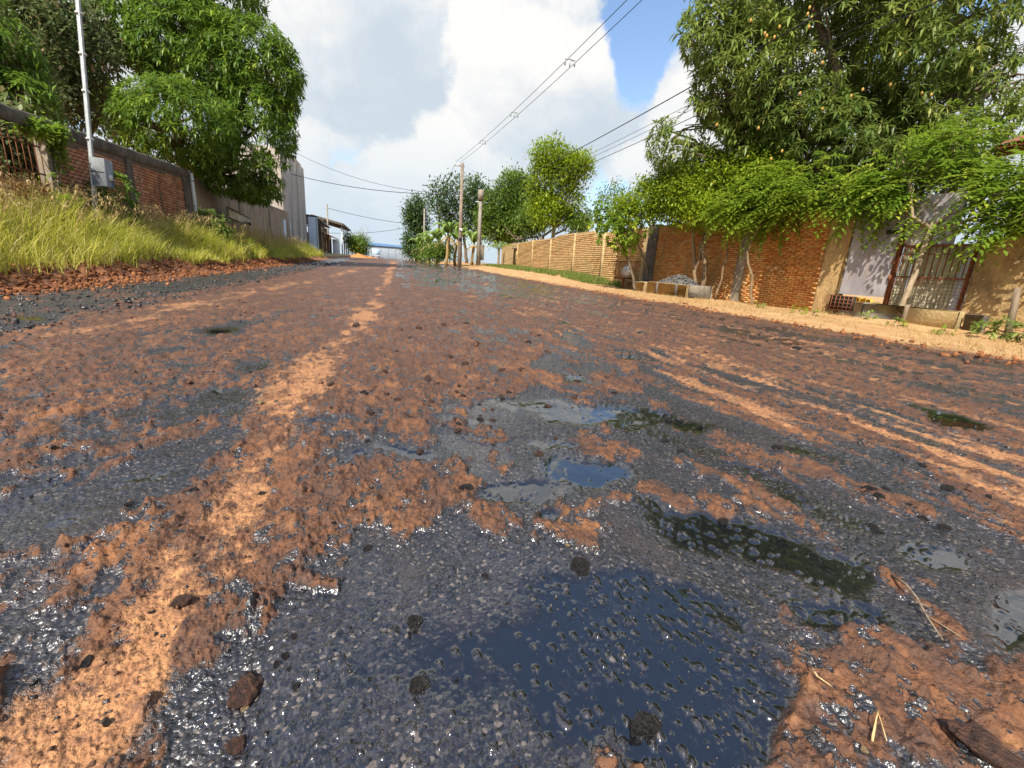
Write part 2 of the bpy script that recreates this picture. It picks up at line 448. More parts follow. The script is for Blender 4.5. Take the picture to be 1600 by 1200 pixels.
def road_surface(x, y):
    """heights and what covers the ground, at every point"""
    r = np.hypot(x, y)
    z0 = terrain(x, y)
    P = np.stack([x, y, z0], 1)
    px, py, w = project(P)
    seen = sstep(0.15, 0.45, w) * sstep(-500, -150, px) * sstep(2100, 1750, px) * sstep(1600, 1350, py)
    # ragged outlines: the marks are looked up at slightly displaced places
    wob = np.clip(0.12 * r, 0.03, 0.45)
    wx = (fbm(x / wob, y / wob, 41, 4) - 0.5) * wob * 0.9; wy = (fbm(x / wob, y / wob, 47, 4) - 0.5) * wob * 1.6
    qx, qy, qw = project(np.stack([x + wx, y + wy, z0], 1))
    n1 = fbm(x * 1.7, y * 0.75, 51, 5); n2 = fbm(x * 7.0, y * 4.0, 57, 5, 0.6); n3 = fbm(x * 5.5, y * 0.55, 61, 4); n4 = fbm(x * 24, y * 17, 63, 4, 0.65); n5 = fbm(x * 3.3, y * 2.2, 67, 5, 0.6)
    wide = fbm(x * 0.6, y * 0.25, 71, 3)
    inr = sstep(-4.75, -4.35, x + 0.5 * (n1 - .5)) * sstep(7.35, 7.0, x + 0.9 * (n1 - .5))
    base = 0.55 * sstep(-2.6, -3.4, x + 1.2 * (n1 - .5)) + 0.33 + 0.34 * sstep(0.6, 2.2, x + 0.8 * (n1 - .5))
    base = base + 0.26 * sstep(5, 1.4, r) - 0.12 * sstep(2.5, 8, y) - 0.30 * sstep(6.3, 7.0, x)
    base = base + .10 * sstep(3.2, 4.5, x) + .38 * sstep(7, 14, y) * sstep(.1, .9, x + .8 * (n5 - .5)) * sstep(6.6, 5.2, x)
    T = base + seen * (blob_field(qx, qy, TAR) - blob_field(qx, qy, SOIL))
    T = T + 0.75 * (n1 - 0.5) + 0.95 * (n2 - 0.5) + 0.8 * (n5 - 0.5) + 1.1 * (n4 - 0.5) * sstep(14, 4, r) + 0.9 * (n3 - 0.5) * sstep(1, 3, np.abs(x)) - 0.06
    D = np.zeros_like(x)
    for tr in DRY: D = np.maximum(D, track_field(qx, qy, tr))
    D = D * seen
    streak = sstep(0.38, 0.64, 0.5 * fbm(x * 9.0, y * 0.9, 81, 4) + 0.5 * fbm(x * 19.0 + 3 * n1, y * 1.7, 83, 4))
    right = sstep(1.0, 2.2, x)
    Dm = D * (1 - 0.75 * right * (1 - streak)) + 0.9 * (n2 - 0.5) + 0.5 * (n1 - 0.5) + 0.9 * (n4 - 0.5) * sstep(9, 3, r)
    rs = sstep(.46, .66, .45 * fbm(x * 7.0 + 2 * n1, y * .55, 85, 4) + .55 * fbm(x * 17.0 + 3 * n1, y * 1.1, 87, 4))
    Dm = np.maximum(Dm, (.72 * rs + .7 * (n2 - .5)) * sstep(.9, 2.0, x) * sstep(6.9, 5.6, x) * sstep(1.0, 2.4, r))
    dry = sstep(0.24, 1.12, Dm)
    T = T - 0.75 * np.clip(D * (0.4 + 0.6 * streak), 0, 1) - .25 * right * rs - .55 * sstep(.5, 1.2, x) * sstep(.50, .66, fbm(x * 6.0 + 2 * n1, y * 1.6, 89, 5, .6)) * sstep(.6, 1.4, r)
    tar = sstep(0.28, 0.74, T)
    pool = blob_field(qx, qy, POOL) * seen
    halo = sstep(.03, .40, pool + .3 * (n5 - .5))
    pool = sstep(0.28, 0.58, pool + 0.45 * (n5 - 0.5) + 0.5 * (n2 - 0.5))
    film = sstep(0.40, 0.64, fbm(x * 2.2, y * 0.8, 91, 4) + 0.16 * sstep(3, 10, y)) * tar * sstep(-3.0, -2.0, x)
    film = np.maximum(film, halo * tar)
    tar = np.maximum(tar, pool)
    dry = dry * (1 - pool)
    # heights
    lod1, lod2, lod3 = sstep(40, 12, r), sstep(16, 6, r), sstep(6.0, 2.6, r)
    lump = fbm(x * 4.2, y * 3.4, 101, 4) - 0.5
    clod = fbm(x * 17.0, y * 14.0, 111, 4, 0.6)
    ridge = 1 - np.abs(2 * fbm(x * 9.0, y * 6.0, 115, 3) - 1)
    c1, k1 = cells(x * 44 + 1.2 * (n2 - .5), y * 34 + 1.2 * (n4 - .5), 121)
    c2, k2 = cells(x * 105 + .8 * (n4 - .5), y * 84, 131)
    c3, k3 = cells(x * 15 + 1.5 * (n2 - .5), y * 12 + 1.5 * (n4 - .5), 125)
    stone = np.clip(0.52 - c1, 0, 1) * (0.15 + 1.1 * k1 ** 1.6) * 0.021 * (k1 > 0.22)
    grit = np.clip(0.55 - c2, 0, 1) * (0.2 + k2) * 0.0070
    soil_h = 0.030 * lump * lod1 + (0.026 * np.clip(clod - 0.42, 0, 1) * 2.0 + 0.016 * (ridge - 0.5) + 0.022 * np.clip(0.55 - c3, 0, 1) * k3) * lod2 + grit * 1.5 * lod3 + stone * 0.6 * lod3
    tar_h = 0.020 * lump * lod1 - 0.004 + (0.005 * (clod - 0.5)) * lod2 + (grit * 1.0 + stone * 0.55 * sstep(.42, .6, n5)) * lod3
    dry_h = 0.025 * lump * lod1 + 0.012 * np.clip(clod - 0.5, 0, 1) * lod2 + (grit * 1.6 + stone * .25) * lod3 + 0.004
    ht = soil_h * (1 - tar) * (1 - dry) + tar_h * tar * (1 - dry) + dry_h * dry
    # pools: a level skin with the larger stones standing out of it, the liquid climbing their sides
    lvl = 0.013 * lump * lod1 * 0.45 - 0.0075
    rough_h = lvl + (stone * 1.15 + grit * 0.55) * lod3 + 0.006 * (clod - 0.56) * lod2 - 0.0036 - 0.0075 * sstep(.50, .62, n5)
    k = 0.0016
    wet_h = np.where(True, lvl + k * np.logaddexp(0, np.clip((rough_h - lvl) / k, -30, 30)), lvl)
    ht = ht * (1 - pool) + wet_h * pool
    poke = sstep(0.0012, 0.0035, wet_h - lvl) * pool
    # off the road
    off = 1 - inr
    left = sstep(0, 0.3, -4.2 - x)
    cl1, ck1 = cells(x * 5.5, y * 5.0, 141); cl2, ck2 = cells(x * 13, y * 12, 151)
    heap = sstep(-4.6, -4.9, x) * sstep(-6.0, -5.3, x)
    off_h = 0.03 * lump + heap * (0.11 * np.clip(0.6 - cl1, 0, 1) * ck1 + 0.06 * np.clip(0.6 - cl2, 0, 1) * ck2 + 0.10 * (clod - .5)) + 0.012 * (clod - 0.5)
    ht = ht * inr + off_h * off
    z = z0 + ht
    wet = np.clip(pool * (1 - 0.75 * poke), 0, 1)
    return z, dict(tar=tar * inr, dry=dry * inr, wet=wet * inr, film=film * inr, sand=off * (1 - left), heap=off * left)

def build_ground_material():
    m, g = new_mat('ground')
    pos = g.n('ShaderNodeNewGeometry').outputs['Position']
    A = {k: g.attr(k).outputs['Fac'] for k in ('tar', 'dry', 'wet', 'film', 'sand', 'heap')}
    fine = g.noise(pos, 150, 3, 0.7); med = g.noise(pos, 26, 4, 0.65); big = g.noise(g.mapping(pos, scale=(1, .45, 1)), 3.2, 4, 0.6)
    speck = g.noise(pos, 340, 2, 0.6)
    crumb = g.noise(pos, 58, 3, 0.72)
    vo = g.n('ShaderNodeTexVoronoi'); vo.inputs['Scale'].default_value = 135; g.link(pos, vo.inputs['Vector']); agg = vo.outputs['Distance']
    vc = g.n('ShaderNodeSeparateColor'); g.link(vo.outputs['Color'], vc.inputs[0]); aggr = vc.outputs[0]
    vo2 = g.n('ShaderNodeTexVoronoi'); vo2.inputs['Scale'].default_value = 62; g.link(pos, vo2.inputs['Vector']); agg2 = vo2.outputs['Distance']
    soil = g.mix(g.ramp(crumb, .34, .66), (0.038, 0.019, 0.012, 1), (0.150, 0.063, 0.028, 1))  # shade in crevices and over the foreground is put into the soil colour
    soil = g.mix(g.math('MULTIPLY', g.ramp(med, .42, .66), .6), soil, (0.175, 0.072, 0.028, 1))
    mid = g.noise(g.mapping(pos, scale=(1, .6, 1)), 8.5, 4, 0.68); fleck = g.noise(g.mapping(pos, scale=(1, .7, 1)), 21, 3, 0.72)
    soil = g.mix(g.math('MULTIPLY', g.ramp(big, .48, .68), .6), soil, (0.26, 0.108, 0.038, 1))
    soil = g.mix(g.math('MULTIPLY', g.ramp(mid, .54, .40), .6), soil, (0.055, 0.030, 0.022, 1))
    soil = g.mix(g.math('MULTIPLY', g.ramp(mid, .56, .70), .5), soil, (0.30, 0.138, 0.052, 1))
    soil = g.mix(g.math('MULTIPLY', g.ramp(fine, .60, .72), .45), soil, (0.34, 0.165, 0.065, 1))
    dry = g.mix(g.ramp(med, .3, .7), (0.30, 0.130, 0.052, 1), (0.44, 0.215, 0.088, 1))
    dry = g.mix(g.math('MULTIPLY', g.ramp(crumb, .47, .62), .8), dry, (0.13, 0.058, 0.030, 1))
    dry = g.mix(g.math('MULTIPLY', g.ramp(speck, .60, .72), .6), dry, (0.62, 0.39, 0.17, 1))
    tar = g.mix(g.ramp(crumb, .35, .7), (0.009, 0.009, 0.010, 1), (0.034, 0.031, 0.031, 1))
    tar = g.mix(g.math('MULTIPLY', g.math('GREATER_THAN', aggr, .74), .6), tar, (0.060, 0.054, 0.052, 1))
    tar = g.mix(g.math('MULTIPLY', g.math('GREATER_THAN', aggr, .95), .7), tar, (0.17, 0.135, 0.105, 1))
    tar = g.mix(g.math('MULTIPLY', g.ramp(big, .48, .7), .55), tar, (0.055, 0.038, 0.033, 1))
    tar = g.mix(g.math('MULTIPLY', g.ramp(fine, .58, .74), .5), tar, (0.095, 0.078, 0.070, 1))
    sand = g.mix(g.ramp(big, .35, .68), (0.40, 0.205, 0.075, 1), (0.50, 0.325, 0.140, 1))
    sand = g.mix(g.math('MULTIPLY', g.ramp(med, .46, .7), .6), sand, (0.27, 0.155, 0.066, 1))
    sand = g.mix(g.math('MULTIPLY', g.ramp(crumb, .55, .7), .5), sand, (0.56, 0.36, 0.15, 1))
    heap = g.mix(g.ramp(med, .35, .68), (0.10, 0.038, 0.018, 1), (0.36, 0.135, 0.045, 1))
    heap = g.mix(g.math('MULTIPLY', g.ramp(big, .45, .68), .6), heap, (0.45, 0.19, 0.065, 1))
    # sharpen the mixes with grain so that borders break into crumbs
    jit = g.math('MULTIPLY', g.math('SUBTRACT', g.math('ADD', g.math('ADD', g.math('MULTIPLY', fine, .5), g.math('MULTIPLY', crumb, .6)), g.math('MULTIPLY', med, .4)), .75), 1.7)
    spots = g.ramp(g.math('ADD', fleck, g.math('MULTIPLY', mid, .35)), .70, .80)
    tmix = g.math('MAXIMUM', A['tar'], g.math('MULTIPLY', spots, .85))
    ts = g.ramp(g.math('ADD', tmix, jit), .30, .70)
    ds = g.ramp(g.math('ADD', A['dry'], jit), .22, .82)
    c = g.mix(ts, soil, tar); c = g.mix(ds, c, dry)
    c = g.mix(A['wet'], c, (0.006, 0.0065, 0.009, 1))
    c = g.mix(A['sand'], c, sand); c = g.mix(A['heap'], c, heap)
    tar_only = g.math('MULTIPLY', ts, g.math('SUBTRACT', 1.0, ds))
    r_tar = g.math('MULTIPLY', g.ramp(med, .25, .75, True, .22, .42), g.math('SUBTRACT', 1.0, g.math('MULTIPLY', A['film'], .62)))
    rough = g.math('ADD', g.math('MULTIPLY', tar_only, r_tar), g.math('MULTIPLY', g.math('SUBTRACT', 1.0, tar_only), g.ramp(med, .3, .7, True, .62, .92)))
    dryland = g.math('MAXIMUM', A['sand'], A['heap'])
    rough = g.math('MAXIMUM', rough, g.math('MULTIPLY', dryland, .92))
    rough = g.math('ADD', g.math('MULTIPLY', rough, g.math('SUBTRACT', 1.0, A['wet'])), g.math('MULTIPLY', A['wet'], .035))
    spec = g.math('MAXIMUM', g.math('ADD', .28, g.math('MULTIPLY', tar_only, .52)), g.math('MULTIPLY', A['wet'], 1.0))
    h = g.math('ADD', g.math('ADD', g.math('MULTIPLY', fine, .35), g.math('MULTIPLY', crumb, .5)), g.math('MULTIPLY', med, g.math('SUBTRACT', 1.0, g.math('MULTIPLY', tar_only, .6))))
    h = g.math('SUBTRACT', h, g.math('MULTIPLY', g.math('ADD', g.math('MULTIPLY', agg, .55), g.math('MULTIPLY', agg2, .6)), g.math('ADD', .35, g.math('MULTIPLY', tar_only, .65))))
    nowet = g.math('SUBTRACT', g.math('SUBTRACT', 1.0, g.math('MULTIPLY', tar_only, g.math('ADD', .22, g.math('MULTIPLY', A['film'], .50)))), g.math('MULTIPLY', A['wet'], .99), clamp=True)
    finish(g, c, rough, h, 0.008, nowet, spec, ior=1.7)
    return m
M_GROUND = build_ground_material()

def build_ground():
    th = np.concatenate([np.linspace(-63, 63, 840), np.linspace(63, 297, 100)[1:-1]])
    th = np.radians(th) + YAW
    phi = np.radians(np.linspace(64, 3.0, 410))
    r = np.concatenate([[0.06, 0.15, 0.24, 0.31], 0.75 / np.tan(phi), 14.31 * np.exp(np.linspace(0, math.log(420 / 14.31), 66))[1:]])
    R, TH = np.meshgrid(r, th, indexing='ij')
    X, Y = (R * np.sin(TH)).ravel(), (R * np.cos(TH)).ravel()
    Z, at = road_surface(X, Y)
    m, n = R.shape
    i, j = np.meshgrid(np.arange(m - 1), np.arange(n), indexing='ij')
    k = (j + 1) % n
    Q = np.stack([i * n + j, (i + 1) * n + j, (i + 1) * n + k, i * n + k], -1).reshape(-1, 4)
    V = np.stack([X, Y, Z], 1)
    V = np.concatenate([V, [[0, 0, Z[:n].mean()]]])
    for a in at: at[a] = np.append(at[a], at[a][0])
    tri = np.stack([np.arange(n), (np.arange(n) + 1) % n, np.full(n, m * n)], 1)
    cx = V[Q][:, :, 0].mean(1)
    parts = {'road': (cx >= ROAD_L) & (cx <= ROAD_R), 'verge_left': cx < ROAD_L, 'verge_right': cx > ROAD_R}
    for name, mk in parts.items():
        q = Q[mk]; used = np.unique(q); 
        if name == 'road': used = np.unique(np.concatenate([used, tri.ravel()]))
        mp = np.full(len(V), -1); mp[used] = np.arange(len(used))
        F = [mp[q]] + ([mp[tri]] if name == 'road' else [])
        o = obj(name, mesh_np(name, V[used], F, {a: at[a][used] for a in at}, smooth=True), M_GROUND)
        tag(o, kind='structure')
    s = 5000.0
    b = MB(); b.add([[-s, -s, -9.3], [s, -s, -9.3], [s, s, -9.3], [-s, s, -9.3]], [[0, 1, 2, 3]])
    o = b.obj('ground', simple_mat('far_ground', (0.10, 0.12, 0.05), (0.20, 0.16, 0.08), 0.02, 0.95)); tag(o, kind='structure')
build_ground()
# ------------------------------------------------------------------ walls, gates, buildings
def brick_mat(name, c1, c2, c3, dirt, dirt_amt=0.5):
    m, g = new_mat(name)
    oi = g.n('ShaderNodeObjectInfo').outputs['Random']
    pos = g.n('ShaderNodeNewGeometry').outputs['Position']
    isl = g.n('ShaderNodeNewGeometry').outputs['Random Per Island']
    rnd = g.math('FRACT', g.math('ADD', oi, isl))
    c = g.mix(g.ramp(rnd, .0, .6), rgb(c1), rgb(c2)); c = g.mix(g.ramp(rnd, .7, 1.0), c, rgb(c3))
    n = g.noise(pos, 14, 5, .65); n2 = g.noise(g.mapping(pos, scale=(1, 1, .45)), 1.5, 6, .62, .5)
    c = g.mix(g.math('MULTIPLY', g.ramp(n, .42, .7), .45), c, rgb([x * .5 for x in c1]))
    c = g.mix(g.math('MULTIPLY', g.ramp(n2, .46, .66), dirt_amt), c, rgb(dirt))
    finish(g, c, .9, n, .006, 1.0, .2)
    return m
M_BRICK_O = brick_mat('brick_orange', (0.44, 0.175, 0.055), (0.59, 0.285, 0.092), (0.56, 0.37, 0.155), (0.29, 0.185, 0.075), .72)
M_BRICK_R = brick_mat('brick_red', (0.36, 0.140, 0.066), (0.50, 0.215, 0.105), (0.54, 0.29, 0.155), (0.12, 0.085, 0.052), .8)
M_BRICK_T = brick_mat('brick_tan', (0.46, 0.27, 0.105), (0.55, 0.36, 0.16), (0.40, 0.20, 0.08), (0.33, 0.25, 0.12), .5)
M_MORTAR_O = simple_mat('mortar_orange', (0.26, 0.135, 0.05), (0.36, 0.20, 0.08), 9)
M_MORTAR_R = simple_mat('mortar_dark', (0.09, 0.065, 0.045), (0.17, 0.115, 0.075), 7)
M_MORTAR_T = simple_mat('mortar_tan', (0.40, 0.28, 0.13), (0.50, 0.36, 0.18), 5, dirt=(0.24, 0.18, 0.09), dirt_amt=.6)
M_CONC = simple_mat('old_concrete', (0.20, 0.17, 0.13), (0.32, 0.27, 0.20), 4, dirt=(0.07, 0.06, 0.045), dirt_amt=.6)
M_CONC_D = simple_mat('black_stained_concrete', (0.085, 0.070, 0.055), (0.17, 0.14, 0.105), 5, dirt=(0.035, 0.032, 0.027), dirt_amt=.6)
M_CONC_Y = simple_mat('sandy_render', (0.42, 0.31, 0.15), (0.54, 0.41, 0.21), 3.5, dirt=(0.30, 0.22, 0.10), dirt_amt=.6, bump=.015)
M_PLASTER = simple_mat('brown_plaster', (0.30, 0.235, 0.165), (0.37, 0.30, 0.22), 2.5, dirt=(0.10, 0.085, 0.06), dirt_amt=.75, vscale=(1, 1, .3))
M_PANEL = simple_mat('precast_panel', (0.42, 0.365, 0.30), (0.50, 0.44, 0.37), 1.2, dirt=(0.30, 0.26, 0.21), dirt_amt=.5, vscale=(1, 1, .3))
M_RUST = simple_mat('rusty_iron', (0.13, 0.045, 0.022), (0.24, 0.095, 0.04), 18, rough=.8)
M_STEEL = simple_mat('galvanised', (0.26, 0.28, 0.28), (0.38, 0.40, 0.39), 9, rough=.45, spec=.5, metal=.35, bump=.001)
M_POLE = simple_mat('pole_concrete', (0.23, 0.20, 0.165), (0.33, 0.295, 0.245), 3, dirt=(0.13, 0.11, 0.09), dirt_amt=.5)
M_BLACK = simple_mat('black_cable', (0.012, 0.012, 0.013), (0.03, 0.03, 0.032), 20, rough=.6)
M_WHITE = simple_mat('white_paint', (0.62, 0.61, 0.58), (0.74, 0.73, 0.70), 8, rough=.6, dirt=(0.35, 0.32, 0.26), dirt_amt=.5)
M_WOOD = simple_mat('grey_wood', (0.16, 0.115, 0.075), (0.30, 0.23, 0.155), 12, vscale=(1, 1, .15))
M_BARK = simple_mat('bark', (0.10, 0.072, 0.05), (0.22, 0.165, 0.115), 14, bump=.02, vscale=(1, 1, .4))
M_BARK_P = simple_mat('pale_bark', (0.24, 0.18, 0.115), (0.40, 0.31, 0.20), 14, bump=.015, vscale=(1, 1, .4))
M_YELLOW = simple_mat('yellow_paint', (0.58, 0.36, 0.05), (0.66, 0.45, 0.10), 6, dirt=(0.36, 0.24, 0.08), dirt_amt=.5)
M_DARK = simple_mat('dark_inside', (0.02, 0.018, 0.015), (0.04, 0.035, 0.03), 6)

def sheet_mat(name, c1, c2, dirt, amt):
    m, g = new_mat(name)
    pos = g.n('ShaderNodeNewGeometry').outputs['Position']
    n = g.noise(g.mapping(pos, scale=(1, 1, .5)), 2.2, 7, .62, .6); f = g.noise(pos, 30, 4, .6)
    c = g.mix(g.ramp(n, .35, .65), rgb(c1), rgb(c2))
    n2 = g.noise(g.mapping(pos, scale=(1, 2, .6)), 3.1, 6, .65)
    c = g.mix(g.math('MULTIPLY', g.ramp(n2, .52, .7), amt), c, rgb(dirt))
    finish(g, c, .55, f, .002, 1.0, .4)
    return m
M_LILAC = sheet_mat('faded_grey_sheet', (0.235, 0.215, 0.22), (0.34, 0.315, 0.315), (0.20, 0.135, 0.085), .7)
M_OLIVE = sheet_mat('old_tin', (0.30, 0.285, 0.16), (0.42, 0.40, 0.27), (0.17, 0.125, 0.06), .7)
M_TIN = sheet_mat('bright_tin', (0.36, 0.38, 0.39), (0.48, 0.49, 0.49), (0.26, 0.16, 0.08), .7)
M_GATE_B = sheet_mat('pale_blue_sheet', (0.46, 0.53, 0.58), (0.55, 0.61, 0.65), (0.40, 0.42, 0.42), .4)
M_TILE = simple_mat('roof_tile', (0.20, 0.065, 0.045), (0.34, 0.13, 0.08), 8, dirt=(0.10, 0.06, 0.05), dirt_amt=.5)
M_FASCIA = simple_mat('brown_fascia', (0.27, 0.092, 0.038), (0.36, 0.13, 0.055), 6, rough=.6)
M_GREYROOF = simple_mat('grey_metal_roof', (0.26, 0.30, 0.34), (0.33, 0.37, 0.41), 1.0, rough=.6)
M_BLUEROOF = simple_mat('blue_metal_roof', (0.10, 0.22, 0.42), (0.14, 0.28, 0.50), 1.0, rough=.5)
M_GLASS = None
def glass_mat():
    m, g = new_mat('dark_glass'); finish(g, (0.02, 0.03, 0.04, 1), .08, spec=.6); return m
M_GLASS = glass_mat()

def brick_field(wall, y0, y1, z0, z1, xf, sgn, mat, size=(0.235, 0.052), joint=0.012, keep=300, near=(0, 0), top=None, skip=None, proud=0.012, slope=None):
    """courses on the face x = xf of a wall running along y. The largest-looking bricks are parts of their own, the rest one mesh.
    sgn: the side the face looks to; top(y) bounds the field; xf may be a function of y."""
    L, H = size; dep = 0.05
    fx = xf if callable(xf) else (lambda y: xf)
    items = []
    z = z0; row = 0
    while z + H <= z1 + 1e-6:
        y = y0 - (L + joint) * (0.5 if row % 2 else 0.0) + 0.01 * random.random()
        while y < y1 - 0.02:
            a, b = max(y, y0), min(y + L, y1)
            if b - a > 0.05:
                yc, zc = (a + b) / 2, z + H / 2
                if (top is None or zc + H / 2 < top(yc)) and not (skip and skip(yc, zc)):
                    items.append((yc, zc, b - a))
            y += L + joint
        z += H + joint; row += 1
    def seen(it):
        p = np.array([fx(it[0]), it[0], it[1]]); px, py, w = project(p[None]);
        ins = (-10 < px[0] < 1610) and w[0] > 0
        return (0 if ins else 1e3) + np.linalg.norm(p - EYE)
    items.sort(key=seen)
    b = MB(); b.box((0, 0, 0), (dep, L, H), bev=0.004); full = b.mesh('brick')
    full.materials.append(mat)
    off = parent_world(wall)
    rest = MB(); nkeep = 0
    for (yc, zc, ln) in items:
        out = proud + random.uniform(-.004, .004)
        x = fx(yc) + sgn * (out - dep / 2)
        if nkeep < keep and abs(ln - L) < 1e-3:
            o = obj('brick', full, None, wall, (x - off.x, yc - off.y, zc - off.z), (random.uniform(-.008, .008), random.uniform(-.01, .01), random.uniform(-.012, .012)))
            nkeep += 1
        else:
            rest.box((x, yc, zc), (dep, ln, H), jitter=.0015)
    if rest.v:
        o = rest.obj('brickwork', mat, wall); tag(o, kind='stuff')

def rough_sheet(P, amp, scale=3.0, seed=5):
    """pushes a (m,n,3) sheet about a little"""
    return P + amp * np.stack([fbm(P[..., 1] * scale + k * 7, P[..., 2] * scale + P[..., 0] * scale, seed + k, 4) - .5 for k in range(3)], -1)
def lumpy_slab(mb, x0, x1, y0, y1, z0, z1, amp=0.012, n=14, nz=10, topf=None):
    """wall slab with an uneven face (built as two sheets and edges)"""
    ys = np.linspace(y0, y1, n); zs = np.linspace(0, 1, nz)
    Yg, Tg = np.meshgrid(ys, zs, indexing='ij')
    tops = np.array([topf(v) for v in ys])[:, None] if topf else z1
    Zg = z0 + (tops - z0) * Tg
    A = rough_sheet(np.stack([np.full_like(Yg, x0), Yg, Zg], -1), amp); B = rough_sheet(np.stack([np.full_like(Yg, x1), Yg, Zg], -1), amp, 3.0, 9)
    mb.grid(A); mb.grid(B[::-1])
    mb.grid(np.stack([A[:, -1], B[:, -1]], 1)); mb.grid(np.stack([A[0], B[0]], 1)); mb.grid(np.stack([A[-1], B[-1]], 1))

def build_left_wall():
    X = -7.7
    base = gz(X, 15) - 0.15
    ztop = lambda y: 3.44 + (y - 14.9) * 0.035
    w = thing('brick_wall', (X, 9.0, base), 'long weathered red brick wall with black coping behind the tall grass', 'wall')
    core = MB(); lumpy_slab(core, X, X - .16, 14.75, 23.0, base, 3.4, .01, 40, 14, lambda y: ztop(y) - .28)
    core.obj('mortar_core', M_MORTAR_R, w, True)
    brick_field(w, 14.8, 18.2, base + .3, 3.6, X, 1, M_BRICK_R, (0.22, 0.075), .018, 230, top=lambda y: ztop(y) - .40)
    brick_field(w, 18.62, 22.6, base + .3, 3.8, X, 1, M_BRICK_R, (0.22, 0.075), .018, 70, top=lambda y: ztop(y) - .40)
    c = MB()
    P = np.array([[[x_, y, ztop(y) + dz] for x_, dz in ((X + .03, -.30), (X + .07, -.22), (X + .08, -.05), (X + .02, .02), (X - .2, .02), (X - .2, -.26))] for y in np.linspace(8.0, 23.2, 70)])
    c.grid(rough_sheet(P, .05, 2.2)); c.obj('coping', M_CONC_D, w, True)
    for yc, wd in ((14.62, .34), (18.4, .4), (22.85, .45)):
        b = MB(); lumpy_slab(b, X + .035, X - .2, yc - wd / 2, yc + wd / 2, base, 3.3, .012, 5, 14, lambda y: ztop(y) - .30); b.obj('pillar', M_CONC_D if yc > 15 else M_CONC, w, True)
    # barred opening over a low brick parapet, at the near end
    b = MB(); lumpy_slab(b, X + .0, X - .16, 8.0, 14.4, base, 1.95, .01, 24, 8); b.obj('parapet', M_MORTAR_O, w, True)
    brick_field(w, 10.2, 14.4, base + .2, 1.9, X, 1, M_BRICK_O, (0.22, 0.075), .018, 40)
    for y in np.arange(8.2, 14.4, .19):
        h = ztop(y) - .36
        b = MB(); b.tube([(X + .0, y, 1.9), (X + .0, y + .01, (1.9 + h) / 2), (X, y, h)], .011, 5); b.obj('bar', M_RUST, w)
    for z in (2.15, 2.75):
        b = MB(); b.box((X - .014, 11.2, z), (.012, 6.3, .035)); b.obj('rail', M_RUST, w)
    # plain rendered wall farther on
    w2 = thing('rendered_wall', (X, 24, base), 'stained brown plaster wall between the red brick wall and the tall panelled building', 'wall')
    s = MB(); lumpy_slab(s, X - .02, X - .18, 23.25, 45.5, base, 3.5, .015, 70, 14, lambda y: 3.55 + .02 * (y - 24)); s.obj('wall', M_PLASTER, w2, True)
    for y in (23.45, 30.5, 38.0):
        b = MB(); b.box((X - .06, y, (base + 3.75 + .02 * (y - 24)) / 2), (.24, .22, 3.75 + .02 * (y - 24) - base), bev=.01); b.obj('pillar', M_CONC, w2)
    b = MB(); b.box((X - .1, 43.4, 1.9), (.26, .9, 2.6)); b.obj('door', M_GATE_B, w2)
    # white pipe up the wall end
    p = thing('drain_pipe', (X + .16, 23.3, base), 'thin white pipe standing at the end of the red brick wall', 'pipe')
    b = MB(); b.tube([(X + .16, 23.25, base), (X + .16, 23.28, 2.6), (X + .14, 23.3, 3.62)], .06, 8); b.obj('pipe', M_WHITE, p, True)
    for z in (2.3, 3.3):
        b = MB(); b.tube([(X + .16, 23.28, z), (X + .16, 23.28, z + .04)], .066, 8); b.obj('clamp', M_STEEL, p)
build_left_wall()

def build_meter_post():
    foot = at_x(151, 345, -6.9); top = at_x(113, -100, -6.9)
    ft = np.array([-6.9, foot[1], gz(-6.9, foot[1]) - .1]); d = top - foot
    p = thing('meter_post', ft, 'galvanised steel post with a grey meter box in the tall grass', 'post')
    pts = [ft] + [foot + d * t for t in np.linspace(0, 1, 8)]
    b = MB(); b.tube(pts, .052, 10); b.obj('post', M_STEEL, p, True)
    def on(t): return foot + d * t
    b = MB(); b.tube([on(t) + np.array([.05, -.075, 0]) for t in np.linspace(.05, 1, 8)], .028, 8); b.obj('conduit', M_STEEL, p, True)
    for t in (.30, .47, .60, .74):
        q = on(t); e = d / np.linalg.norm(d)
        b = MB(); b.tube([q + np.array([.02, -.03, 0]) - e * .02, q + np.array([.02, -.03, 0]) + e * .02], .078, 10); b.obj('strap', M_WHITE, p)
    c = at_x(157, 270, -6.75)
    bx = MB(); bx.box((-6.72, c[1] + .02, c[2]), (.30, .42, .66), rz=.05, bev=.015, tilt=(0, .05)); box = bx.obj('meter_box', simple_mat('box_grey', (0.20, 0.22, 0.23), (0.29, 0.30, 0.29), 5, dirt=(0.19, 0.15, 0.09), dirt_amt=.5, rough=.6), p)
    b = MB(); b.box((-6.562, c[1] + .04, c[2] - .1), (.012, .17, .13), rz=.05, tilt=(0, .05)); b.obj('plate', M_WHITE, box)
    b = MB(); b.box((-6.73, c[1] - .195, c[2] + .0), (.29, .012, .012), rz=.05); b.obj('seam', M_DARK, box)
build_meter_post()

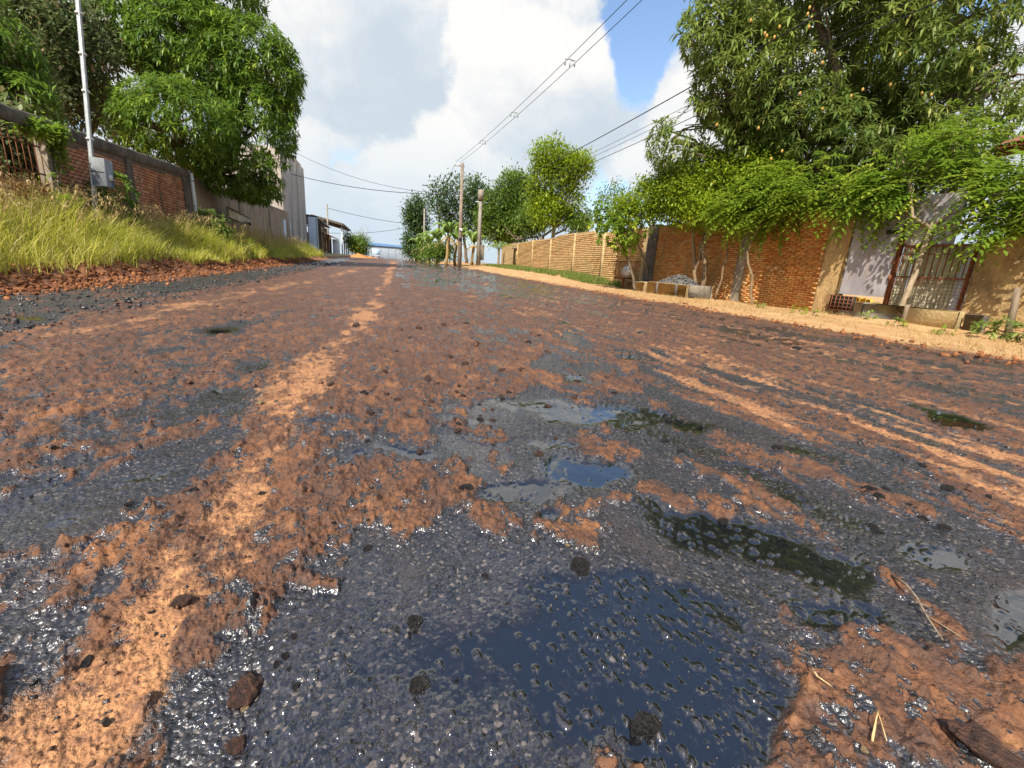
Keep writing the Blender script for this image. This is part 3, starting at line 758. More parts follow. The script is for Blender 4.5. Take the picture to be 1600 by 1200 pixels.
def build_sign_board():
    a, c = at_x(356, 329, -7.1), at_x(391, 352, -7.1)
    z0, z1 = c[2], a[2]; y0, y1 = a[1], c[1]
    t = thing('concrete_board', (-7.1, (y0 + y1) / 2, gz(-7.1, (y0 + y1) / 2)), 'weathered cream concrete board tilting on posts above the grass by the plaster wall', 'board')
    m = simple_mat('cream_concrete', (0.50, 0.44, 0.30), (0.62, 0.56, 0.40), 3, dirt=(0.20, 0.15, 0.10), dirt_amt=.7)
    cy, cz = (y0 + y1) / 2, (z0 + z1) / 2
    b = MB(); b.box((-7.1, cy, cz), (.10, y1 - y0, z1 - z0), bev=.012, jitter=.02, tilt=(-.06, 0)); b.obj('board', m, t)
    b = MB(); b.box((-7.085, cy, z1 + .02), (.16, y1 - y0 + .1, .07), bev=.01, tilt=(-.06, 0)); b.obj('rim', M_CONC, t)
    for y in (y0 + .3, y1 - .3):
        q = MB(); q.tube([(-7.13, y, gz(-7.1, y) - .1), (-7.13, y, cz)], .05, 6); q.obj('post', M_CONC, t)
build_sign_board()

def window_part(parent, x, y, z, wy, hz, sgn, pane=M_GLASS, frame=M_WHITE):
    f = MB(); t = .05
    for dy in (-wy / 2, wy / 2): f.box((x, y + dy, z), (.08, t, hz + t))
    for dz in (-hz / 2, hz / 2): f.box((x + .003, y, z + dz), (.08, wy - t, t))
    o = f.obj('window', frame, parent)
    b = MB(); b.box((x - sgn * .02, y, z), (.012, wy - t, hz - t)); b.obj('pane', pane, o)

def build_left_far():
    # tall precast building
    X = -7.9; zt = 8.1
    y0, y1 = 44.5, 57.5
    base = gz(X, 50) - .2
    t = thing('panel_building', (X, y0, base), 'tall blank building of beige precast panels beyond the leaning mango tree', 'building')
    ys = [44.5, 48.7, 52.6, 55.6, 57.6]; tops = [8.9, 9.3, 9.5, 9.4]
    for i in range(4):
        b = MB(); b.box((X - 3.0 - .04 * (i % 2), (ys[i] + ys[i + 1]) / 2, (base + tops[i]) / 2), (6.0, ys[i + 1] - ys[i] - .05, tops[i] - base), bev=.03); b.obj('wall_panel', M_PANEL, t)
    for i in range(1, 4):
        b = MB(); b.box((X - .12, ys[i], (base + tops[i]) / 2), (.2, .12, tops[i] - base - .1)); b.obj('joint_strip', M_CONC, t)
    b = MB(); b.box((X + .08, 46.6, 2.4), (.08, .25, 1.6)); b.obj('meter_cover', M_WHITE, t)
    # pale blue gate
    g = thing('sheet_gate', (X + .2, 58.6, gz(X, 58) - .1), 'pale blue sheet metal gate standing open beside the panelled building', 'gate')
    b = MB(); b.box((X + .55, 58.0, 2.5), (1.0, .06, 4.1), bev=.01); b.obj('leaf', M_GATE_B, g)
    b = MB(); b.box((X + .04, 58.05, 2.5), (.09, .12, 4.3)); b.obj('post', M_RUST, g)
    b = MB(); b.box((X + .95, 57.95, 2.5), (.05, .04, 4.0)); b.obj('stile', M_STEEL, g)
    # carport: dark slatted front with lean-to roof
    c = thing('carport', (X, 62, gz(X, 62) - .1), 'dark open carport with a grey lean-to roof next to the pale blue gate', 'carport')
    P = np.array([[[x, y, 4.75 - .028 * (y - 59) + dz] for x, dz in ((X + .9, 0), (X - 4, .5))] for y in np.linspace(59, 74, 6)])
    b = MB(); b.grid(P); b.grid(P - np.array([0, 0, .12])); b.grid(np.stack([P[:, 0], P[:, 0] - np.array([0, 0, .12])], 1)); b.obj('roof', M_GREYROOF, c)
    for y in (59.2, 62, 65, 68):
        b = MB(); b.box((X + .6, y, 2.4), (.12, .12, 4.4)); b.obj('post', M_CONC, c)
    b = MB(); b.box((X - 3.6, 66, 2.2), (.15, 14, 4.2)); b.obj('back_wall', M_CONC_D, c)
    for y in np.arange(59.5, 67.5, .5):
        b = MB(); b.box((X + .45, y, 2.3), (.04, .05, 3.7)); b.obj('slat', M_DARK, c)
    # house with tiled eaves
    h = thing('tile_roof_house', (X, 76, gz(X, 76) - .1), 'low beige house with a red tile roof and dark windows past the carport', 'house')
    hb = gz(X, 76) - .3
    b = MB(); b.box((X - 2.5, 77.5, (hb + 3.35) / 2), (5.0, 13.0, 3.35 - hb), bev=.03); wl = b.obj('wall', M_CONC_Y, h)
    for y in (72.3, 74.6, 77.2, 79.8):
        window_part(h, X + .04, y, 1.95, .8, 1.9, 1, M_DARK, M_FASCIA)
    rf = MB()
    yy = np.linspace(70.4, 84.6, 60); xx = np.linspace(0, 1, 14)
    Yg, Tg = np.meshgrid(yy, xx, indexing='ij')
    P = np.stack([X + 1.1 - 4.2 * Tg, Yg, 3.05 + 1.5 * Tg + .05 * np.abs(np.sin(Yg * 9.0)) + .03 * np.floor(Tg * 7) % 1], -1)
    rf.grid(P); rf.grid(P[:, ::-1] - np.array([0, 0, .09])); rf.grid(np.stack([P[:, 0], P[:, 0] - np.array([0, 0, .12])], 1)); rf.obj('roof', M_TILE, h)
    b = MB(); b.box((X + .9, 82.0, 1.6), (.9, 2.4, 2.6), bev=.03); b.obj('porch', M_WHITE, h)
    # second dark roof behind
    s = thing('shed', (X - 2, 92, gz(X, 92) - .1), 'long shed with a dark overhanging roof behind the tile roofed house', 'shed')
    P = np.array([[[x, y, z] for x, z in ((X + 2.0, 5.6), (X - 3, 6.7))] for y in np.linspace(84, 104, 5)])
    b = MB(); b.grid(P); b.grid(P - np.array([0, 0, .35])); b.grid(np.stack([P[:, 0], P[:, 0] - np.array([0, 0, .35])], 1)); b.grid(np.stack([P[0], P[0] - np.array([0, 0, .35])], 1)); b.obj('roof', M_CONC_D, s)
    for y in (85, 90, 95, 100):
        b = MB(); b.box((X + 1.6, y, 2.7), (.2, .2, 5.6)); b.obj('post', M_WHITE, s)
    b = MB(); b.box((X - 2.4, 94, 2.6), (.3, 19, 5.4)); b.obj('wall', M_CONC, s)
    # footpath slab, soil heap
    pv = MB(); P = np.array([[[x, y, gz(-5.6, y) + dz] for x, dz in ((-5.25, -.4), (-5.25, .22), (-7.6, .28), (-7.6, -.4))] for y in np.linspace(48, 84, 16)])
    pv.grid(P); pv.add(P[0], [[0, 1, 2, 3]]); o = pv.obj('pavement', M_CONC_Y); tag(o, kind='structure')
    for (px, py, Y, r, hh, lab) in ((560, 392, 86, 2.2, .8, 'heap of orange soil beside the clipped green bush'), (575, 399, 100, 2.6, .5, 'low heap of orange soil near the parked pale blue truck')):
        c0 = at_y(px, py, Y); zb = gz(c0[0], Y) - .1
        th = np.linspace(0, 2 * pi, 26); rr = np.linspace(0, 1, 9)
        R, TH = np.meshgrid(rr, th, indexing='ij')
        px_, py_ = c0[0] + r * R * np.cos(TH), Y + r * 1.5 * R * np.sin(TH)
        P = np.stack([px_, py_, zb + hh * (1 - R) ** .8 * (.8 + .5 * (fbm(px_ * 1.3, py_ * 1.3, 3, 3)))], -1)
        b = MB(); b.grid(P); o = b.obj('soil_heap', M_HEAP, loc=(c0[0], Y, zb)); tag(o, lab, 'soil heap')
M_HEAP = simple_mat('orange_soil', (0.44, 0.18, 0.06), (0.55, 0.27, 0.10), 3, bump=.03)
build_left_far()

def build_far_end():
    # warehouse closing the view
    t = thing('warehouse', (3, 210, -3), 'large grey warehouse with a blue roof closing the end of the road', 'warehouse')
    b = MB(); b.box((4, 222, 0.2), (34, 24, 9.6), bev=.05); b.obj('wall', M_GREYROOF, t)
    P = np.array([[[x, y, z] for x, z in ((-13.6, 5.0), (-13.6, 5.3), (-4, 6.1), (21.6, 5.0), (21.6, 4.7))] for y in (209.4, 234.5)])
    b = MB(); b.grid(P); b.add(P[0], [[0, 1, 2, 3]], [[0, 3, 4]]); b.obj('roof', M_BLUEROOF, t)
    for x in np.arange(-12, 21, 3.0):
        b = MB(); b.box((x, 209.93, .2), (.12, .1, 9.2)); b.obj('rib', simple_mat('rib', (0.22, 0.26, 0.30), (0.28, 0.31, 0.35), 2) if x == -12 else bpy.data.materials['rib'], t)
    # truck
    c = at_y(589, 403, 135); x, y = c[0] - .3, 135.0; zb = gz(x, y)
    k = thing('truck', (x, y, zb), 'pale blue flat nosed truck parked at the left edge of the road far off', 'truck')
    blue = simple_mat('pale_blue_paint', (0.36, 0.50, 0.62), (0.42, 0.56, 0.68), 4, rough=.4, bump=.0)
    V = [(x + sx * w, y + yy, zb + z) for yy, w, z in ((0, .95, .55), (0, .98, 1.35), (.25, .92, 2.35), (1.7, .92, 2.45), (1.9, .98, .55)) for sx in (-1, 1)]
    b = MB(); b.add(V, [[0, 1, 3, 2], [2, 3, 5, 4], [4, 5, 7, 6], [6, 7, 9, 8], [8, 9, 1, 0]], [[0, 2, 8], [2, 6, 8], [2, 4, 6], [1, 9, 3], [3, 9, 7], [3, 7, 5]]); cab = b.obj('cab', blue, k)
    b = MB(); b.add([(x - .82, y + .02, zb + 1.42), (x + .82, y + .02, zb + 1.42), (x + .78, y + .225, zb + 2.25), (x - .78, y + .225, zb + 2.25)], [[0, 1, 2, 3]]); b.obj('windscreen', M_GLASS, cab)
    b = MB(); b.box((x, y + 4.6, zb + 1.6), (2.1, 5.0, 1.5), bev=.03); b.obj('cargo_box', M_WHITE, k)
    b = MB(); b.box((x, y - .06, zb + .62), (1.95, .12, .25), bev=.02); b.obj('bumper', M_WHITE, k)
    for sx in (-1, 1):
        b = MB(); b.box((x + sx * .7, y - .03, zb + .98), (.26, .08, .2), bev=.02); b.obj('headlight', M_GLASS, k)
        b = MB(); b.box((x + sx * 1.15, y + .25, zb + 1.75), (.1, .08, .35), bev=.01); b.obj('mirror', M_BLACK, k)
        for yy in (1.0, 5.6):
            q = MB(); q.tube([(x + sx * .72, y + yy, zb + .42), (x + sx * .98, y + yy, zb + .42)], .42, 16); q.obj('wheel', M_BLACK, k, False)
build_far_end()

M_STAIN = simple_mat('stained_render', (0.36, 0.225, 0.095), (0.48, 0.33, 0.15), 4.5, dirt=(0.15, 0.10, 0.05), dirt_amt=.75, bump=.03)
def build_right_walls():
    X = 10.9; base = -.15
    w = thing('brick_wall', (X, 8.9, base), 'orange brick wall shaded by the overhanging shrubs beside the grey gate', 'wall')
    top = lambda y: 2.58
    core = MB(); lumpy_slab(core, X, X + .18, 9.25, 17.6, base, 2.6, .006, 34, 12); core.obj('mortar_core', M_MORTAR_O, w, True)
    gap = lambda y, z: (abs(y - 12.1) < .2) or (y > 16.9) or (abs(z - 1.05) < .06 and 10.75 < y < 11.05) or (abs(z - .8) < .05 and 11.35 < y < 11.6)
    brick_field(w, 9.32, 17.0, .02, 2.56, X, -1, M_BRICK_O, (0.235, 0.05), .012, 300, skip=gap)
    for yc, wd, mt, pr in ((9.0, .55, M_STAIN, .05), (12.1, .36, M_CONC, .03), (17.25, .7, M_CONC_D, .04)):
        b = MB(); lumpy_slab(b, X - pr, X + .2, yc - wd / 2, yc + wd / 2, base, 2.66, .02, 6, 16); b.obj('pillar', mt, w, True)
    # tan wall running on beyond
    A, B = np.array([11.0, 18.0]), np.array([13.6, 53.0])
    fx = lambda y: A[0] + (B[0] - A[0]) * (y - A[1]) / (B[1] - A[1])
    topt = lambda y: (2.62 if y < 31 else 2.78 - .0 * y) + .03 * math.sin(y * .7) + (.22 if 24 < y < 31 else 0)
    t = thing('tan_wall', (A[0], A[1], base), 'long tan rough brick wall running beside the grass to the utility poles', 'wall')
    ys = np.linspace(A[1], B[1], 120); zs = np.linspace(0, 1, 12)
    def sheet(dx, sd):
        Yg, Tg = np.meshgrid(ys, zs, indexing='ij')
        tp = np.array([topt(v) for v in ys])[:, None]
        return rough_sheet(np.stack([np.array([fx(v) for v in ys])[:, None] + dx + 0 * Tg, Yg, base + (tp - base) * Tg], -1), .03, 2.5, sd)
    c = MB(); S1, S2 = sheet(0, 5), sheet(.2, 8); c.grid(S1); c.grid(S2); c.grid(np.stack([S1[:, -1], S2[:, -1]], 1)); c.grid(np.stack([S1[0], S2[0]], 1)); c.obj('mortar_core', M_MORTAR_T, t, True)
    brick_field(t, 18.1, 44, .1, 2.9, fx, -1, M_BRICK_T, (0.19, 0.085), .02, 300, top=lambda y: topt(y) - .03, proud=.014)
    for y in (22.5, 27.2, 32.5, 38, 44):
        b = MB(); b.box((fx(y) - .01, y, (base + topt(y)) / 2), (.1, .24, topt(y) - base), jitter=.01); b.obj('pillar', M_MORTAR_T, t)
    b = MB(); b.box((fx(45) - .06, 45.0, 1.15), (.1, .9, 2.1), bev=.01); b.obj('door', M_CONC_Y, t)
    b = MB(); b.box((fx(45) - .1, 45.0, 2.3), (.3, 1.3, .1)); b.obj('door_lintel', M_WOOD, t)
    # near end: rendered wall past the gates
    n = thing('rendered_wall', (X, 3.2, base), 'sandy rough rendered wall with a bare brick patch beside the rusty grille', 'wall')
    s = MB(); lumpy_slab(s, X, X + .2, .5, 6.115, base, 2.0, .03, 30, 14, lambda y: 1.78 + .05 * math.sin(3 * y)); s.obj('wall', M_STAIN, n, True)
    brick_field(n, 3.0, 5.4, 1.45, 1.72, X - .012, -1, M_BRICK_O, (0.235, 0.05), .012, 60)
    brick_field(n, 2.2, 4.6, .55, .75, X - .012, -1, M_BRICK_O, (0.235, 0.05), .012, 60)
build_right_walls()

def build_gates():
    X = 10.86
    # grey sheet gate
    yL, yR = 8.62, 7.52          # far edge, near edge
    g = thing('sheet_gate', (X, (yL + yR) / 2, .2), 'faded grey sheet metal gate with a small yellow number plate', 'gate')
    def panel(name, y0, y1, z0, z1, xo, mat, par, wav=.006):
        ys, zs = np.linspace(y0, y1, 14), np.linspace(z0, z1, 14)
        Yg, Zg = np.meshgrid(ys, zs, indexing='ij')
        P = np.stack([X + xo + wav * (fbm(Yg * 3, Zg * 2.2, 7, 3) - .5) * 4, Yg, Zg], -1)
        b = MB(); b.grid(P); b.grid(P + np.array([.02, 0, 0])); b.grid(np.stack([P[:, 0], P[:, 0] + [.02, 0, 0]], 1)); b.grid(np.stack([P[:, -1], P[:, -1] + [.02, 0, 0]], 1))
        return b.obj(name, mat, par, True)
    panel('sheet', yL, yR - .02, 1.72, 2.55, -.02, M_LILAC, g)
    panel('sheet', yL, yR - .06, .52, 1.73, -.028, M_LILAC, g)
    panel('sheet', yR - .05, 6.55, 1.62, 2.62, -.012, M_LILAC, g)
    for y, z0, z1 in ((yL + .04, 0.1, 2.6), (yR - .01, .25, 2.1)):
        b = MB(); b.box((X - .03, y, (z0 + z1) / 2), (.06, .05, z1 - z0), bev=.006); b.obj('frame_post', M_RUST if y < 8 else M_CONC_Y, g)
    for z in (1.30, .95, 1.62):
        b = MB(); b.tube([(X - .06, yR + .0, z - .06), (X - .06, yR + .0, z + .06)], .035, 8); b.obj('hinge', M_RUST, g)
    b = MB(); b.box((X - .05, 7.72, 1.92), (.02, .26, .09)); b.obj('letter_slot', M_DARK, g)
    pl = MB(); pl.box((X - .055, 7.92, 2.40), (.012, .34, .15), bev=.003); plate = pl.obj('number_plate', M_YELLOW, g)
    cu = bpy.data.curves.new('number', 'FONT'); cu.body = '210'; cu.size = .15; cu.extrude = .001; cu.align_x = 'CENTER'; cu.align_y = 'CENTER'
    tmp = bpy.data.objects.new('number_text', cu); col.objects.link(tmp)
    dg = bpy.context.evaluated_depsgraph_get(); me = bpy.data.meshes.new_from_object(tmp.evaluated_get(dg)); bpy.data.objects.remove(tmp)
    me.materials.clear(); me.materials.append(simple_mat('faded_ochre', (0.30, 0.19, 0.03), (0.36, 0.23, 0.05), 8))
    me.transform(Matrix(((0, 0, -1, X - .063), (-1, 0, 0, 7.92), (0, 1, 0, 2.40), (0, 0, 0, 1))))
    off = parent_world(plate); me.transform(Matrix.Translation(-off)); obj('lettering', me, None, plate)
    # wire crate part below the sheet
    cr = thing('wire_crate', (X - .1, 8.45, .1), 'dark wire crate under the left end of the grey gate', 'crate')
    y0, y1, z0, z1 = 8.1, 8.72, .14, .48
    for y in np.linspace(y0, y1, 7):
        b = MB(); b.box((X - .22, y, (z0 + z1) / 2), (.016, .016, z1 - z0)); b.obj('upright', M_RUST, cr)
    for z in np.linspace(z0, z1, 5):
        b = MB(); b.box((X - .206, (y0 + y1) / 2, z), (.012, y1 - y0, .014)); b.obj('wire', M_RUST, cr)
    b = MB(); b.box((X - .1, (y0 + y1) / 2, (z0 + z1) / 2), (.16, y1 - y0 - .04, z1 - z0)); b.obj('box', M_DARK, cr)
    for i in range(5):
        y = 8.0 - i * .118
        b = MB(); b.box((X - .14, y, .33 - .012 * i), (.1, .1, .30 - (.1 if i > 2 else 0)), bev=.012, jitter=.004)
        o = b.obj('yellow_block', M_YELLOW, loc=(X - .14, y, .18)); tag(o, 'small yellow painted block in the row under the grey gate', 'block', 'yellow blocks under the gate')
    # rusty grille gate with tin behind
    q = thing('grille_gate', (X - .02, 6.8, .3), 'rusty iron grille gate with wire mesh and old tin sheets behind', 'gate')
    ya, yb = 7.45, 6.12
    for y in (ya, yb):
        b = MB(); b.box((X - .05, y, 1.02), (.06, .055, 1.5), bev=.006); b.obj('frame_post', M_RUST, q)
    for z in (1.62, 1.45, .98, .34):
        b = MB(); b.box((X - .048, (ya + yb) / 2, z), (.035, ya - yb - .05, .035 if z != 1.45 else .016)); b.obj('frame_rail', M_RUST, q)
    for y in np.linspace(yb + .1, ya - .1, 11):
        b = MB(); b.box((X - .052, y, 1.3), (.014, .016, .6)); b.obj('bar', M_RUST, q)
    for y in np.linspace(yb + .06, ya - .06, 18):
        b = MB(); b.box((X - .058, y, .66), (.006, .006, .62)); b.obj('mesh_wire', M_RUST, q)
    for z in np.linspace(.4, .94, 9):
        b = MB(); b.box((X - .051, (ya + yb) / 2, z), (.006, ya - yb - .06, .006)); b.obj('mesh_wire', M_RUST, q)
    for i, y in enumerate(np.linspace(ya - .11, yb + .11, 6)):
        ys = np.linspace(y - .115, y + .115, 17); zs = np.linspace(.3, 1.64, 5)
        Yg, Zg = np.meshgrid(ys, zs, indexing='ij')
        P = np.stack([X + .04 + .01 * np.sin(Yg * 80) + .012 * (i % 2) + .02 * (fbm(Yg * 4, Zg * 3, 11 + i, 2) - .5), Yg, Zg], -1)
        b = MB(); b.grid(P); b.obj('tin_sheet', M_TIN if i == 5 else M_OLIVE, q, True)
    # house behind
    h = thing('house', (13, 4, 0), 'plaster house with a brown eave showing above the right hand shrub', 'house')
    b = MB(); b.box((14.6, 3.0, 1.7), (4.6, 7.2, 3.6), bev=.02); b.obj('wall', simple_mat('house_plaster', (0.31, 0.26, 0.19), (0.40, 0.34, 0.26), 3, dirt=(0.2, .16, .11), dirt_amt=.5), h)
    b = MB(); b.box((12.2, 2.9, 3.56), (.14, 8.4, .2), bev=.01); b.obj('fascia', M_FASCIA, h)
    P = np.array([[[x, y, z] for x, z in ((12.1, 3.68), (14.6, 4.6), (17.2, 3.7))] for y in (-1.3, 7.1)]); b = MB(); b.grid(P); b.grid(P - [0, 0, .08]); b.obj('roof', M_TILE, h)
    b = MB(); b.box((12.26, 6.0, 2.9), (.05, 1.0, .9)); b.obj('side_panel', M_LILAC, h)
build_gates()

def build_right_small():
    # kerb blocks
    def block(name, y, ln, x, h, label, mat=M_CONC, dy=.0):
        z = gz(x, y)
        b = MB(); b.box((x, y, z + h / 2 - .06), (.16, ln, h), rz=dy, bev=.012, jitter=.008)
        o = b.obj(name, mat, loc=(x, y, z - .05)); tag(o, label, 'kerb')
    def yat(px, py, X): return at_x(px, py, X)[1]
    block('kerb_block', 6.85, .86, 10.0, .34, 'grey concrete kerb slab below the rusty grille')
    block('kerb_block', 5.95, .82, 9.92, .36, 'long brown concrete kerb slab to the right of the grille', M_CONC_Y)
    block('kerb_block', 5.35, .26, 9.98, .33, 'short dark concrete kerb stub beside the wooden post', M_CONC_D)
    block('kerb_block', 7.38, .22, 9.98, .36, 'small upright concrete block at the near foot of the grey gate')
    for (y, x, h, lean, lab) in ((4.95, 10.15, .75, .05, 'leaning grey wooden post stub in front of the rendered wall'), (6.40, 9.86, .34, 0, 'short wooden stake between the two kerb slabs')):
        z = gz(x, y); b = MB(); b.tube([(x, y, z - .1), (x + .01, y + lean, z + h * .6), (x, y + lean * 1.6, z + h)], [.055, .05, .042], 7); o = b.obj('wooden_post', M_WOOD, loc=(x, y, z - .05)); tag(o, lab, 'post')
    z = gz(10.3, 4.2); b = MB(); b.box((10.35, 4.0, z + .35), (.08, 1.6, .14), bev=.01, tilt=(.04, 0)); b2 = b.obj('plank', M_WOOD, loc=(10.35, 4.0, z + .28)); tag(b2, 'weathered plank lying on edge past the wooden post', 'plank')
    # litter basket on a post
    p = on_plane(970, 452, .05); x, y = 9.6, 17.0; z = gz(x, y)
    k = thing('litter_basket', (x, y, z - .05), 'rusty raised wire litter basket on a post holding a white bag', 'basket')
    b = MB(); b.tube([(x, y, z - .1), (x, y - .02, z + .42)], .055, 8); b.obj('post', M_RUST, k)
    zb, zt = z + .42, z + 1.08; wb, wt, db, dt = .95, 1.3, .4, .6
    def cor(s, t, lvl):
        wv, dv, zz = (wb, db, zb) if lvl == 0 else (wt, dt, zt)
        return np.array([x + s * dv / 2, y + t * wv / 2, zz])
    b = MB(); b.box((x, y, zb), (db, wb, .05), bev=.006); b.obj('tray', M_RUST, k)
    for lvl in (1,):
        pts = [cor(-1, -1, 1), cor(1, -1, 1), cor(1, 1, 1), cor(-1, 1, 1), cor(-1, -1, 1)]
        b = MB()
        for a, c in zip(pts[:-1], pts[1:]): b.tube([a, c], .014, 5)
        b.obj('rim', M_RUST, k)
    for s, t0, t1 in ((-1, 0, 0), (1, 0, 0)):
        for t in np.linspace(-1, 1, 13):
            b = MB(); b.tube([cor(s, t, 0), cor(s, t, 1)], .006, 4); b.obj('wire', M_RUST, k)
    for t in (-1, 1):
        for s in np.linspace(-.8, .8, 6):
            b = MB(); b.tube([cor(s, t, 0), cor(s, t, 1)], .006, 4); b.obj('wire', M_RUST, k)
    b = MB(); b.tube([cor(-1.02, -.1, 0) - [0, 0, .1], cor(-1.02, -.22, 1)], .022, 5); b.obj('stay', M_WOOD, k)
    th, ph = np.meshgrid(np.linspace(0, 2 * pi, 18), np.linspace(0, pi, 11), indexing='ij')
    P = np.stack([x + .17 * np.cos(th) * np.sin(ph), y - .18 + .27 * np.sin(th) * np.sin(ph), zb + .26 + .26 * np.cos(ph)], -1)
    P = rough_sheet(P, .16, 5.0); b = MB(); b.grid(P); o = b.obj('plastic_bag', simple_mat('bag_white', (0.55, 0.56, 0.55), (0.66, 0.67, 0.66), 7, rough=.35), smooth=True, loc=(x, y - .18, zb)); tag(o, 'crumpled white plastic bag lying in the litter basket', 'bag')
    # concrete box full of rubble
    x0, y0, y1 = 9.6, 12.45, 14.75
    zz = gz(9.6, 13.5)
    c = thing('concrete_box', (x0, 13.6, zz - .05), 'low concrete box filled with grey gravel beside the orange brick wall', 'planter')
    for (cx, cy, sx, sy, nm) in ((9.35, 13.6, .08, 2.3, 'side'), (10.25, 13.6, .08, 2.3, 'side'), (9.8, 12.49, .82, .08, 'end'), (9.8, 14.71, .82, .08, 'end')):
        b = MB(); b.box((cx, cy, zz + .17), (sx, sy, .46), bev=.01, jitter=.006); b.obj(nm, M_CONC_Y if cx < 9.5 else M_CONC, c)
    for cy in (13.0, 14.1):
        b = MB(); b.box((9.315, cy, zz + .17), (.05, .12, .44)); b.obj('rib', M_CONC_D, c)
    th, rr = np.meshgrid(np.linspace(0, 2 * pi, 24), np.linspace(0, 1, 10), indexing='ij')
    P = np.stack([9.8 + .42 * rr * np.cos(th), 13.6 + 1.05 * rr * np.sin(th), zz + .36 + .36 * (1 - rr) ** .9], -1)
    gm = simple_mat('grey_gravel', (0.10, 0.095, 0.09), (0.24, 0.22, 0.20), 30, bump=.03)
    b = MB(); b.grid(rough_sheet(P, .1, 6.0)); o = b.obj('gravel_pile', gm, loc=(9.8, 13.6, zz + .36)); tag(o, 'mound of dark grey gravel heaped in the concrete box', 'gravel')
    b = MB()
    for _ in range(160):
        a, r = random.uniform(0, 2 * pi), random.random() ** .6
        b.box((9.8 + .44 * r * cos(a), 13.6 + 1.08 * r * sin(a), zz + .38 + .36 * (1 - r) ** .9), [random.uniform(.02, .07) for _ in range(3)], rz=random.uniform(0, 3), jitter=.006)
    q = b.obj('loose_gravel', gm, loc=(9.8, 13.6, zz + .36)); tag(q, 'loose grey stones on the gravel mound in the concrete box', 'gravel', kind='stuff')
    # grey slab at the basket, small pale slab
    for (yy, ln, lab, mt) in ((15.75, .7, 'pale sandy concrete slab between the concrete box and the small tree', M_CONC_Y), (16.55, .75, 'dark grey concrete slab behind the post of the litter basket', M_CONC)):
        z2 = gz(10.1, yy); b = MB(); b.box((10.0, yy, z2 + .14), (.8, ln, .42), bev=.015, jitter=.006); o = b.obj('concrete_slab', mt, loc=(10.0, yy, z2 - .05)); tag(o, lab, 'slab')
build_right_small()
# ------------------------------------------------------------------ trees and shrubs
def norm(v): return v / (np.linalg.norm(v, axis=-1, keepdims=True) + 1e-9)
def leaf_mesh(C, D, L, W, droop, fold=0.25, tint=None, young=None, up=None):
    """leaves from base C along D, length L, width W; each two facets either side of a drooping midrib"""
    n = len(C); D = norm(D)
    upv = np.tile([0, 0, 1.0], (n, 1)) if up is None else up
    S = norm(np.cross(D, upv) + 1e-4); N = np.cross(S, D)
    L = np.broadcast_to(L, (n,))[:, None]; W = np.broadcast_to(W, (n,))[:, None]; dr = np.broadcast_to(droop, (n,))[:, None]
    g = np.array([0, 0, -1.0])
    mid = C + D * L * .48 + g * dr * L * .12
    tip = C + D * L * .96 + g * dr * L * .45
    V = np.stack([C, mid + S * W * .5 + N * W * fold, mid, mid - S * W * .5 + N * W * fold, tip], 1).reshape(-1, 3)
    k = np.arange(n)[:, None] * 5
    T = np.concatenate([k + [[0, 1, 2]], k + [[0, 2, 3]], k + [[1, 4, 2]], k + [[2, 4, 3]]])
    at = {'tint': np.repeat(RNG.random(n) if tint is None else tint, 5), 'young': np.repeat(np.zeros(n) if young is None else young, 5)}
    return V, T, at
def hang(B, fx=.42, fy=1.2):
    """flatten lobes against the wall they hang over"""
    return [(c + np.array([.3, 0, 0]), r * np.array([fx, fy, 1.0])) for c, r in B]
def blob(px, py, rx, ry, Y, dr=1.0):
    c = at_y(px, py, Y); s = depth(c) / FPX
    return c, np.array([rx * s, rx * s * dr, ry * s])
def crown_points(blobs, n, shell=0.55, seed=1, carve=0.42, zmin=None):
    """cluster positions: mostly near the outside of the lobes, thinned by noise so that gaps stay"""
    out, ax = [], []
    vol = np.array([b[1].prod() ** (2 / 3) for b in blobs]); vol /= vol.sum()
    tries = 0
    while sum(len(o) for o in out) < n and tries < 40:
        tries += 1
        k = RNG.choice(len(blobs), n, p=vol)
        c = np.array([b[0] for b in blobs])[k]; r = np.array([b[1] for b in blobs])[k]
        d = norm(RNG.normal(size=(n, 3)))
        rad = shell + (1 - shell) * RNG.random(n) ** .5
        bump = 0.82 + 0.36 * fbm(d[:, 0] * 2.2 + k * 3.1, d[:, 1] * 2.2 + d[:, 2] * 2.7, seed, 3)
        p = c + d * r * (rad * bump)[:, None]
        nz = fbm(p[:, 0] * .9 + p[:, 2] * .55, p[:, 1] * .9 - p[:, 2] * .8, seed + 3, 3)
        m = nz > carve
        if zmin is not None: m &= p[:, 2] > zmin
        out.append(p[m]); ax.append(norm(d / r * r.mean() + np.array([0, 0, .25]))[m])
    return np.concatenate(out)[:n], np.concatenate(ax)[:n]
def clump_tint(P, seed):
    return np.clip(.5 + 1.5 * (fbm(P[:, 0] * .8, P[:, 1] * .8 + P[:, 2] * .9, seed, 3) - .5), 0, 1)
